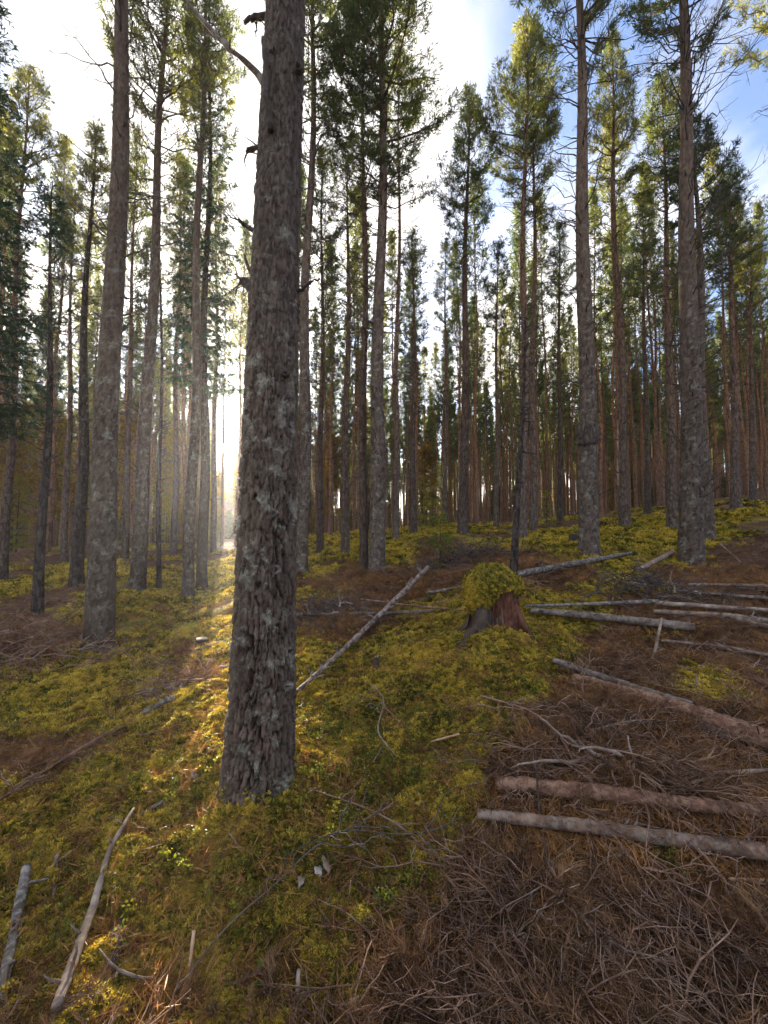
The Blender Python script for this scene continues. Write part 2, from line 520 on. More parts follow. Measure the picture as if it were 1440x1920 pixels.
def ground_mat():
    m, nt, N, L = new_mat('forest_floor')
    out = N('ShaderNodeOutputMaterial'); p = N('ShaderNodeBsdfPrincipled')
    p.inputs['Roughness'].default_value = 0.95; p.inputs['Specular IOR Level'].default_value = 0.1
    g = N('ShaderNodeNewGeometry'); pos = g.outputs['Position']
    at = N('ShaderNodeAttribute'); at.attribute_name = 'moss'
    n1 = noise(N, L, pos, 2.3, 6, .65); n2 = noise(N, L, pos, 26, 6, .7); n3 = noise(N, L, pos, .35, 3, .5)
    rm = ramp(N, [(0.32, (.07, .06, .014)), (0.45, (.18, .16, .02)), (0.56, (.34, .29, .035)), (0.7, (.48, .37, .06))])
    s = N('ShaderNodeMath'); s.operation = 'MULTIPLY_ADD'; s.inputs[1].default_value = .5
    h = N('ShaderNodeMath'); h.operation = 'MULTIPLY'; h.inputs[1].default_value = .5
    L(n1.outputs[0], h.inputs[0]); L(n2.outputs[0], s.inputs[0]); L(h.outputs[0], s.inputs[2])
    L(s.outputs[0], rm.inputs[0])
    rb = ramp(N, [(0.34, (.035, .021, .014)), (0.48, (.095, .055, .035)), (0.6, (.17, .095, .058)), (0.72, (.27, .165, .10))])
    L(n2.outputs[0], rb.inputs[0])
    f = N('ShaderNodeMath'); f.operation = 'MULTIPLY_ADD'; f.inputs[1].default_value = 1.4
    L(n1.outputs[0], f.inputs[0])
    f0 = N('ShaderNodeMath'); f0.operation = 'SUBTRACT'; f0.inputs[1].default_value = .75
    L(at.outputs['Fac'], f0.inputs[0]); L(f0.outputs[0], f.inputs[2])
    fc = N('ShaderNodeMapRange'); fc.inputs[1].default_value = .25; fc.inputs[2].default_value = .75
    L(f.outputs[0], fc.inputs[0])
    col = mixc(N, L, fc.outputs[0], rb.outputs[0], rm.outputs[0])
    L(col, p.inputs['Base Color'])
    b = N('ShaderNodeBump'); b.inputs['Strength'].default_value = .9; b.inputs['Distance'].default_value = .03
    L(n2.outputs[0], b.inputs['Height']); L(b.outputs[0], p.inputs['Normal'])
    L(p.outputs[0], out.inputs[0])
    return m


M['ground'] = ground_mat()

# ------------------------------------------------------------------ terrain
CTRL = [  # picture column, row, distance ahead in metres: where the ground was read off the photograph
    (485, 1485, 2.25), (420, 1500, 2.2), (560, 1500, 2.2), (185, 1220, 5.5), (70, 1155, 7.0), (143, 1097, 9.0), (258, 1105, 8.3), (352, 1122, 8.5),
    (564, 1072, 8.3), (706, 1072, 8.0), (978, 1012, 10), (1105, 1042, 7.4), (1297, 1062, 7.2), (1172, 992, 10.5), (1260, 988, 10.5),
    (1328, 1017, 9.2), (1380, 952, 12.5), (868, 997, 10.8), (965, 1088, 5.6), (647, 1047, 9.5),
    (930, 1200, 3.9), (830, 1245, 3.6), (870, 1330, 2.9), (1010, 1260, 3.5), (1000, 1350, 2.8), (1300, 1195, 4.3), (1100, 1168, 4.6), (1440, 1180, 4.5), (1200, 1100, 5.6), (1440, 1060, 6.6),
    (1440, 1400, 2.45), (1240, 1340, 2.85), (1100, 1500, 2.1), (1440, 1560, 1.95), (1440, 1750, 1.55), (1150, 1750, 1.6), (1000, 1900, 1.35), (1440, 1920, 1.3),
    (0, 1500, 2.5), (200, 1350, 3.5), (0, 1350, 3.7), (0, 1225, 5.3), (350, 1280, 4.1), (600, 1300, 3.6), (600, 1200, 4.7), (800, 1130, 5.9), (650, 1370, 3.0), (700, 1500, 2.25),
    (700, 1700, 1.7), (500, 1650, 1.85), (300, 1600, 2.0), (300, 1750, 1.7), (0, 1800, 1.55), (0, 1650, 1.9), (500, 1900, 1.38), (100, 1920, 1.3), (880, 1550, 2.05),
    (0, 1044, 15), (300, 1032, 15), (600, 1012, 15), (900, 987, 15), (1200, 960, 15), (1440, 934, 15),
    (0, 1030, 40), (300, 1022, 40), (600, 1003, 40), (900, 982, 40), (1200, 955, 40), (1440, 928, 40),
    (0, 1020, 90), (360, 1014, 90), (720, 995, 90), (1080, 965, 90), (1440, 932, 90)]
cp = []
for (u, v, d) in CTRL:
    r = ray(u, v)
    cp.append(EYE + r * (d / r[1]))
cp += [np.array(t) for t in [(0, 0.3, 0.05), (-1.5, 0.2, 0.0), (1.5, 0.2, .12), (0, -3, 0), (-6, -3, -.1), (6, -3, .6), (-8, 2, .02), (9, 3, 1.5), (-30, -20, -1), (30, -20, 3), (0, -60, -1), (60, 0, 8), (-60, 0, -2)]]
cp = np.array(cp)


def tps_U(r2):
    return np.where(r2 > 1e-12, r2 * np.log(r2 + 1e-12), 0)


S_ = 1.0
def warp(xy):
    # compress distance so near and far points weigh alike
    r = np.linalg.norm(xy, axis=-1, keepdims=True) + 1e-9
    return xy / r * np.log1p(r / 1.5)


CX = warp(cp[:, :2])
K = tps_U(((CX[:, None] - CX[None]) ** 2).sum(-1)) + np.eye(len(CX)) * 0.002
P = np.hstack([np.ones((len(CX), 1)), CX])
A = np.zeros((len(CX) + 3, len(CX) + 3))
A[:len(CX), :len(CX)] = K; A[:len(CX), len(CX):] = P; A[len(CX):, :len(CX)] = P.T
SOL = np.linalg.solve(A, np.concatenate([cp[:, 2], [0, 0, 0]]))


def tps(x, y):
    xy = np.stack([x, y], -1)
    sh = xy.shape[:-1]
    xy = warp(xy.reshape(-1, 2))
    out = np.empty(len(xy))
    for i in range(0, len(xy), 20000):
        c = xy[i:i + 20000]
        out[i:i + 20000] = tps_U(((c[:, None] - CX[None]) ** 2).sum(-1)) @ SOL[:len(CX)] + SOL[len(CX)] + c @ SOL[len(CX) + 1:]
    return out.reshape(sh)


def height(x, y):
    x = np.asarray(x, float); y = np.asarray(y, float)
    r = np.hypot(x, y) + 1e-9
    k = np.minimum(1, 95 / r)
    z = tps(x * k, y * k)
    near = np.exp(-r / 25)
    z = z + .09 * fbm(x * .9, y * .9, 3, 3) * sstep(1, 3, r) + .105 * fbm(x * 3.1, y * 3.1, 11, 3) * near
    z = z + .03 * fbm(x * 11, y * 11, 23, 2) * np.exp(-r / 6)
    z = z + .5 * fbm(x * .12, y * .12, 31, 2) * sstep(10, 40, r)
    # mound that carries the stump
    sx, sy = STUMP_XY
    z = z + .13 * np.exp(-(((x - sx) / .5) ** 2 + ((y - sy + .35) / .5) ** 2))
    z = z + .10 * np.exp(-(((x - sx + .05) / .7) ** 2 + ((y - sy + .75) / .55) ** 2))
    return z


_r = ray(925, 1200)
STUMP_XY = (float(_r[0] / _r[1] * 3.9), 3.9)


def hit(u, v, tmax=200):
    """point of the ground seen at a picture position"""
    d = ray(u, v)
    ts = np.geomspace(.6, tmax, 900)
    p = EYE + ts[:, None] * d
    g = height(p[:, 0], p[:, 1])
    below = np.nonzero(p[:, 2] < g)[0]
    i = below[0] if len(below) else len(ts) - 1
    a, b = ts[max(i - 1, 0)], ts[i]
    for _ in range(8):
        m_ = (a + b) / 2
        q = EYE + m_ * d
        if q[2] < float(height(q[0], q[1])): b = m_
        else: a = m_
    return EYE + b * d


def moss_mask(x, y, z):
    """where the floor is mossy (1) and where slash and needle litter cover it (0)"""
    u, v, zc = project(np.stack([x, y, z], -1))
    u = u + 60 * fbm(x * 1.7, y * 1.7, 41, 3); v = v + 40 * fbm(x * 1.7, y * 1.7, 57, 3)
    # boundary of the slash field on the right
    bu = np.interp(v, [960, 1000, 1060, 1120, 1200, 1260, 1350, 1450, 1560, 1700, 1800, 1920], [1560, 1440, 1300, 1150, 1080, 1060, 985, 900, 890, 850, 800, 700])
    m = 1 - sstep(-40, 40, u - bu)
    m = np.maximum(m, .85 * smooth_gauss(u, v, 1330, 1290, 110, 40))
    m = np.maximum(m, .75 * smooth_gauss(u, v, 1060, 1100, 90, 25))
    m = m * (1 - .75 * smooth_gauss(u, v, 960, 1085, 150, 28))
    m = m * (1 - .5 * smooth_gauss(u, v, 640, 1090, 200, 20)) * (1 - .45 * smooth_gauss(u, v, 100, 1120, 200, 25))
    m = m * (1 - .8 * smooth_gauss(u, v, 640, 1165, 120, 70))
    m = m * (1 - .8 * smooth_gauss(u, v, 850, 1050, 130, 25))
    m = m * (1 - .7 * smooth_gauss(u, v, 350, 1265, 90, 50))
    m = m * (1 - .9 * smooth_gauss(u, v, 60, 1210, 120, 45))
    m = m * (1 - .6 * smooth_gauss(u, v, 20, 1440, 110, 60))
    m = m * (1 - .6 * smooth_gauss(u, v, 130, 1410, 150, 35))
    m = m * (1 - .35 * sstep(1720, 1920, v))
    m = m + .8 * sstep(3, 7, np.hypot(x, y)) * np.minimum(0, fbm(x * .8, y * .8, 15, 4) - .05)
    far = sstep(9, 16, np.hypot(x, y))
    fm = np.clip(.30 + 1.4 * fbm(x * .5, y * .5, 77, 3), 0, 1) * (1 - .5 * sstep(1150, 1440, u))
    return np.clip(m * (1 - far) + fm * far, 0, 1)


def build_ground():
    th1 = np.radians(np.linspace(-50, 50, 400))
    th2 = np.radians(np.linspace(50, 310, 62))[1:-1]
    th = np.concatenate([th1, th2])
    r = np.concatenate([[.02], np.geomspace(.3, 1600, 470)])
    R, TH = np.meshgrid(r, th, indexing='ij')
    X = R * np.sin(TH); Y = R * np.cos(TH)
    Z = height(X, Y)
    V = np.stack([X, Y, Z], -1).reshape(-1, 3)
    nr, nt_ = R.shape
    i = np.arange(nr - 1)[:, None] * nt_; j = np.arange(nt_)[None]; jn = (j + 1) % nt_
    Q = np.stack([i + j, i + nt_ + j, i + nt_ + jn, i + jn], -1).reshape(-1, 4)[:, ::-1]
    me = raw_mesh('ground', V, Q, np.zeros((0, 3), int))
    fattr(me, 'moss', moss_mask(V[:, 0], V[:, 1], V[:, 2]))
    o = link('ground', me, M['ground'])
    tag(o, kind='structure')


build_ground()


def hills():
    """wooded ridge beyond the forest, seen low on the left"""
    m, nt, N, L = new_mat('wooded_hill')
    out = N('ShaderNodeOutputMaterial'); p = N('ShaderNodeBsdfPrincipled'); p.inputs['Roughness'].default_value = 1
    g = N('ShaderNodeNewGeometry'); n = noise(N, L, g.outputs['Position'], .08, 6, .7)
    r = ramp(N, [(0.35, (.02, .035, .02)), (0.6, (.06, .075, .03)), (0.75, (.14, .12, .03))]); L(n.outputs[0], r.inputs[0])
    L(r.outputs[0], p.inputs['Base Color']); L(p.outputs[0], out.inputs[0])
    a = np.radians(np.linspace(-75, 12, 160)); k = np.linspace(0, 1, 24)
    A_, K_ = np.meshgrid(a, k, indexing='ij')
    prof = 60 * np.exp(-((np.degrees(A_) + 48) / 17) ** 2) + 8 * np.exp(-((np.degrees(A_) + 12) / 16) ** 2)
    R_ = 185 + 70 * K_
    Z_ = -6 + prof * np.sin(K_ * math.pi / 2) * (1 + .25 * fbm(np.degrees(A_) * .15, K_ * 3, 5, 4)) + 1.5 * vnoise(np.degrees(A_) * 6, K_ * 20, 9)
    V = np.stack([R_ * np.sin(A_), R_ * np.cos(A_), Z_], -1).reshape(-1, 3)
    n2 = len(k); i = np.arange(len(a) - 1)[:, None] * n2; j = np.arange(n2 - 1)[None]
    Q = np.stack([i + j, i + j + 1, i + n2 + j + 1, i + n2 + j], -1).reshape(-1, 4)
    tag(link('hills', raw_mesh('hills', V, Q, np.zeros((0, 3), int)), m), kind='structure')


hills()


# ------------------------------------------------------------------ trees
def trunk_mesh(seed, H, dia, nth, dz, plates, flare=.25, topd=.05, wob=.04, cellw=.05, cellh=.15, amp=.011, top_at=None):
    zs = np.concatenate([np.arange(-.35, H, dz), [H]])
    if top_at is not None:      # fine rings only where the photograph sees them
        zs = np.concatenate([np.arange(-.35, top_at, dz), np.arange(top_at, H, dz * 8), [H]])
    th = np.arange(nth) * 2 * math.pi / nth
    Zg, T = np.meshgrid(zs, th, indexing='ij')
    t = np.clip(Zg / H, 0, 1)
    R = dia / 2 * ((1 - t) ** 1.0 * (1 - topd) + topd)
    R = R * (1 + flare * np.exp(-np.maximum(Zg + .05, 0) / .16) * (1 + .35 * np.sin(T * 5 + seed) + .2 * np.sin(T * 3 + 2 * seed)))
    R = R * (1 + .05 * fbm(np.cos(T) * 1.5 + seed, Zg * 1.2 + np.sin(T), seed, 2))
    pl = np.ones_like(R); cid = np.full_like(R, .5)
    if plates:
        def cells(cw, ch, wa, wb, sd_):
            nc = max(6, int(round(math.pi * dia / cw)))
            a = T / (2 * math.pi) * nc + wa * fbm(np.cos(T) * 4 + seed, Zg * 5 + np.sin(T) * 4, seed + 5 + sd_, 4)
            b = Zg / ch + wb * fbm(np.cos(T) * 7 + 9, Zg * 6 + np.sin(T) * 7, seed + 8 + sd_, 4)
            ia = np.floor(a); ib = np.floor(b)
            f1 = np.full_like(a, 9.); f2 = np.full_like(a, 9.); cid = np.zeros_like(a); tilt = np.zeros_like(a)
            for da in (-1, 0, 1):
                for db in (-1, 0, 1):
                    ca = ia + da; cb = ib + db
                    key = np.mod(ca, nc)
                    px = ca + .05 + .9 * hash2(key, cb, seed + sd_); py = cb + .0 + 1.0 * hash2(key, cb, seed + 1 + sd_)
                    dd = np.abs(a - px) ** 1.3 + np.abs(b - py) ** 1.3
                    h = hash2(key, cb, seed + 2 + sd_)
                    m1 = dd < f1
                    f2 = np.where(m1, f1, np.minimum(f2, dd))
                    cid = np.where(m1, h, cid); tilt = np.where(m1, (b - py), tilt); f1 = np.where(m1, dd, f1)
            return f2 - f1, cid, tilt
        zf = 4.5 if dia > .3 and nth > 100 else H * .6
        k = np.interp(Zg, [0, zf * .28, zf * .55, zf], [1, .85, .28, .12])
        e, cid, tilt = cells(cellw, cellh, 1.0 if nth > 100 else 1.3, .9, 0)
        e2, cid2, tilt2 = cells(cellw * .62, cellh * .42, .8, .6, 40)
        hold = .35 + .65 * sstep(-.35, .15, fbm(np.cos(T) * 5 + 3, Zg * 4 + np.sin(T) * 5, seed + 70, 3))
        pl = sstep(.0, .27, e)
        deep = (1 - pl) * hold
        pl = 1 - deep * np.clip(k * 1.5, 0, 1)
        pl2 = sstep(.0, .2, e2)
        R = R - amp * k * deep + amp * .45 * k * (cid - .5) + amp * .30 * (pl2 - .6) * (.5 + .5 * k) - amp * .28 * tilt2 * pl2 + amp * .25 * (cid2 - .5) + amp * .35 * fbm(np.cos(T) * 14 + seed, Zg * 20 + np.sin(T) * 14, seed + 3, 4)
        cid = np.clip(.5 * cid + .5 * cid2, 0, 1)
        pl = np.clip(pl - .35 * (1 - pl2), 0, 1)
    wx = wob * np.sin(Zg * .9 + seed) * sstep(0, 3, Zg); wy = wob * np.cos(Zg * .7 + seed * 2) * sstep(0, 3, Zg)
    V = np.stack([R * np.cos(T) + wx, R * np.sin(T) + wy, Zg], -1).reshape(-1, 3)
    n = nth; i = np.arange(len(zs) - 1)[:, None] * n; j = np.arange(n)[None]; jn = (j + 1) % n
    Q = np.stack([i + j, i + jn, i + n + jn, i + n + j], -1).reshape(-1, 4)
    me = raw_mesh('trunk', V, Q, np.zeros((0, 3), int))
    if plates:
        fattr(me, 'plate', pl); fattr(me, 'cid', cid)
    def radius(z):
        tt = min(max(z / H, 0), 1)
        return dia / 2 * ((1 - tt) ** 1.0 * (1 - topd) + topd)
    def axis(z):
        s = float(sstep(0, 3, np.array(z)))
        return np.array([wob * math.sin(z * .9 + seed) * s, wob * math.cos(z * .7 + seed * 2) * s, z])
    return me, radius, axis


def needles(mb, tips, axes, r, n, length, width, m=1, spread=1.0, back=.4):
    """bottle-brush tufts: n narrow blades round every tip"""
    tips = np.asarray(tips); axes = np.asarray(axes)
    if len(tips) == 0: return
    axes = axes / (np.linalg.norm(axes, axis=1, keepdims=True) + 1e-9)
    k = len(tips)
    rv = r.normal(size=(k, n, 3))
    ax = axes[:, None, :]
    perp = rv - (rv * ax).sum(-1, keepdims=True) * ax
    perp /= np.linalg.norm(perp, axis=-1, keepdims=True) + 1e-9
    d = ax * (.25 + .6 * r.random((k, n, 1))) + perp * spread * .8
    d /= np.linalg.norm(d, axis=-1, keepdims=True)
    L_ = length * (.7 + .6 * r.random((k, n, 1)))
    base = tips[:, None, :] - ax * length * back * 2 * r.random((k, n, 1))
    side = np.cross(d, rv); side /= np.linalg.norm(side, axis=-1, keepdims=True) + 1e-9
    w = width * (.7 + .6 * r.random((k, n, 1))) / 2
    mid = base + d * L_ * .45
    V = np.stack([base, mid + side * w, base + d * L_, mid - side * w], 2).reshape(-1, 3)
    q = np.arange(k * n * 4).reshape(-1, 4)
    mb.add(V, q, None, m)


def branch_pts(base, az, el, L, rise, r, n=6, jit=.04):
    t = np.linspace(0, 1, n)
    e = el + rise * t
    dxy = np.cumsum(np.cos(e)) / n * L; dz = np.cumsum(np.sin(e)) / n * L
    dxy -= dxy[0]; dz -= dz[0]
    wv = np.cumsum(r.normal(0, jit, (n, 3)), axis=0) * L; wv -= wv[0]
    return base + np.stack([dxy * math.cos(az), dxy * math.sin(az), dz], -1) + wv


def pine_crown(mb, seed, H, z0, R, radius, axis, dens=1.0, nlen=.115, nw=.016, nblade=9, side=None):
    r = np.random.default_rng(seed)
    z = z0; tips = []; axs = []
    while z < H - .1:
        t = (z - z0) / (H - z0)
        prof = (.62 + .38 * min(t / .25, 1)) * (1 - max(0, (t - .35) / .65) ** 1.25 * .86)
        nb = int(3 + 2 * r.random() + t * 1.2)
        a0 = r.random() * 6.28
        for k in range(nb):
            if t < .2 and r.random() < .35: continue
            az = a0 + k * 6.28 / nb + r.normal(0, .25)
            L = R * prof * (.7 + .5 * r.random())
            el = math.radians(8 + 42 * t + r.normal(0, 8)); rise = math.radians(28 + 15 * r.random())
            base = axis(z + r.normal(0, .05))
            p = branch_pts(base, az, el, L, rise, r, 6)
            mb.tube(p, np.linspace(max(.007, .012 * L + .004), .004, 6), 3, 0, cap=False)
            tips.append(p[-1]); axs.append(p[-1] - p[-2])
            ns = max(3, int(L * 8 * dens))
            for s in range(ns):
                f = .3 + .68 * (s + r.random()) / ns
                i = min(int(f * 5), 4); q = p[i] + (p[i + 1] - p[i]) * (f * 5 - i)
                dd = p[i + 1] - p[i]; dd /= np.linalg.norm(dd) + 1e-9
                sd_ = np.array([-math.sin(az), math.cos(az), 0]) * (1 if s % 2 else -1)
                l2 = (.14 + .38 * (1 - f) * L) * (.7 + .6 * r.random())
                dv = dd * .6 + sd_ * .75 + np.array([0, 0, .15 + .35 * r.random()]); dv /= np.linalg.norm(dv)
                e2 = q + dv * l2 + np.array([0, 0, .15 * l2])
                mb.tube(np.stack([q, (q + e2) / 2 + r.normal(0, .01, 3), e2]), [.005, .0035, .003], 3, 0, cap=False)
                nt_ = max(2, int(l2 / .09))
                for w_ in range(nt_):
                    g = 1 - w_ / nt_ * .75
                    tp = q + (e2 - q) * g
                    off = r.normal(0, .035, 3)
                    tips.append(tp + off); axs.append(dv + r.normal(0, .35, 3) + np.array([0, 0, .25]))
        z += (.30 + .12 * r.random()) / (1 if t < .7 else 1.3)
    needles(mb, tips, axs, r, nblade, nlen, nw)


def spruce_crown(mb, seed, H, z0, R, radius, axis, dens=1.0, nblade=7, nlen=.085, nw=.02):
    r = np.random.default_rng(seed)
    z = z0; tips = []; axs = []
    while z < H - .05:
        t = (z - z0) / (H - z0)
        prof = (1 - t) ** .8 * .95 + .05
        nb = int(4 + 2 * r.random()); a0 = r.random() * 6.28
        for k in range(nb):
            az = a0 + k * 6.28 / nb + r.normal(0, .25)
            L = R * prof * (.75 + .4 * r.random())
            el = math.radians(-18 + 40 * t + r.normal(0, 6)); rise = math.radians(22)
            p = branch_pts(axis(z + r.normal(0, .06)), az, el, L, rise, r, 6, .02)
            mb.tube(p, np.linspace(.012 * L + .004, .003, 6), 3, 0, cap=False)
            ns = max(4, int(L * 9 * dens))
            for s in range(ns):
                f = .15 + .83 * (s + r.random()) / ns
                i = min(int(f * 5), 4); q = p[i] + (p[i + 1] - p[i]) * (f * 5 - i)
                dd = p[i + 1] - p[i]; dd /= np.linalg.norm(dd) + 1e-9
                sd_ = np.array([-math.sin(az), math.cos(az), 0]) * (1 if s % 2 else -1)
                l2 = (.12 + .32 * (1 - f) * L) * (.7 + .6 * r.random())
                dv = dd * .65 + sd_ * .6 + np.array([0, 0, -.35 - .3 * r.random()]); dv /= np.linalg.norm(dv)
                for w_ in range(max(2, int(l2 / .055))):
                    tp = q + dv * l2 * (w_ + 1) / max(2, int(l2 / .055))
                    tips.append(tp + r.normal(0, .012, 3)); axs.append(dv + r.normal(0, .2, 3))
        z += .2 + .1 * r.random()
    needles(mb, tips, axs, r, nblade, nlen, nw, spread=.8)


def dead_twigs(mb, r, base, az, el, L, rise, r0, m=0, subs=5, sides=4):
    p = branch_pts(base, az, el, L, rise, r, 8, .03)
    mb.tube(p, np.linspace(r0, max(.0025, r0 * .2), 8), sides, m)
    for s in range(subs):
        f = .25 + .7 * r.random(); i = min(int(f * 7), 6); q = p[i]
        dd = p[i + 1] - p[i]; dd /= np.linalg.norm(dd) + 1e-9
        dv = dd * .7 + r.normal(0, .45, 3); dv /= np.linalg.norm(dv)
        l2 = L * (.12 + .3 * r.random()) * (1.1 - f * .6)
        q2 = q + dv * l2
        mb.tube(np.stack([q, q + dv * l2 * .5 + r.normal(0, .03 * l2, 3), q2]), [r0 * .35, r0 * .22, .0018], 3, m)
        if l2 > .15:
            for _ in range(2):
                d3 = dv + r.normal(0, .5, 3); d3 /= np.linalg.norm(d3)
                qq = q + dv * l2 * (.4 + .4 * r.random())
                mb.tube(np.stack([qq, qq + d3 * l2 * .4]), [.0025, .0015], 3, m)
    return p


def dead_set(mb, seed, zlo, zhi, radius, axis, n, Lmax, stubs=.5, up=.3):
    r = np.random.default_rng(seed + 900)
    for _ in range(n):
        z = zlo + (zhi - zlo) * r.random() ** .8
        f = (z - zlo) / max(.1, zhi - zlo)
        az = r.random() * 6.28
        b = axis(z) + np.array([math.cos(az), math.sin(az), 0]) * radius(z) * .85
        if r.random() < stubs * (1.2 - f):
            L = .04 + .12 * r.random()
            dead_twigs(mb, r, b, az, up + r.normal(0, .3), L, .3, .012 + .008 * r.random(), subs=0)
        else:
            L = Lmax * (.25 + .75 * r.random()) * (.45 + .55 * f)
            dead_twigs(mb, r, b, az, up * .5 + r.normal(.1, .25), L, .6 * r.random(), .009 + .006 * r.random(), subs=int(4 + 5 * r.random()))


TREES = []


def place(u, v, d):
    r = ray(u, v)
    p = EYE + r * (d / r[1])
    p[2] = float(height(p[0], p[1]))
    return p


def lean_to(base, u, v, uh):
    """rotation about Y (and none about X) so that the stem passes picture column uh at the top row of the photograph"""
    d = ray(uh, 0)
    top = EYE + d * (base[1] / d[1])
    return math.atan2(top[0] - base[0], top[2] - base[2])


def tree(u, v, w, d, uh, vtop, vcrown, R, kind, label, group='pines of the front rows', plates=False, deadn=22, deadL=1.0, seed=None, mat=None, dens=1.0, name=None, cover=None):
    seed = seed or int(u * 7 + v)
    b = place(u, v, d)
    ry = lean_to(b, u, v, uh)
    dia = w * d / F
    if 9 < d < 13: R *= 1.15
    H = (v - vtop) / F * d; zc = (v - vcrown) / F * d
    root = empty(name or (kind + '_tree'), b, (0, ry, 0))
    tag(root, label, 'tree', group)
    if plates:
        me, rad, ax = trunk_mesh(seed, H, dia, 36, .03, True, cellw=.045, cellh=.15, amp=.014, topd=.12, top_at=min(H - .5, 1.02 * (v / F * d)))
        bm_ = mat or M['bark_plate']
    else:
        me, rad, ax = trunk_mesh(seed, H, dia, 14, .12, False, topd=.1, wob=.035)
        bm_ = mat or M['bark']
    link('trunk', me, bm_, root)
    if kind != 'dead':
        mb = MB()
        if kind == 'spruce': spruce_crown(mb, seed, H, zc, R, rad, ax, dens)
        else: pine_crown(mb, seed, H, zc, R, rad, ax, dens * 1.25)
        c = mb.build('crown', [M['twigwood'], M['spruce'] if kind == 'spruce' else M['pine']], root, smooth=False)
    if deadn:
        mb = MB()
        dead_set(mb, seed, .8, max(zc, H * .3) + .8, rad, ax, int(deadn * 2.0), deadL * 1.2)
        o = mb.build('dead_branches', M['dead'], root); o['kind'] = 'stuff'
    TREES.append((b[0], b[1], .9 if d < 12 else 1.2))
    return root, b, rad, ax, ry


FR = 'pines of the front rows'
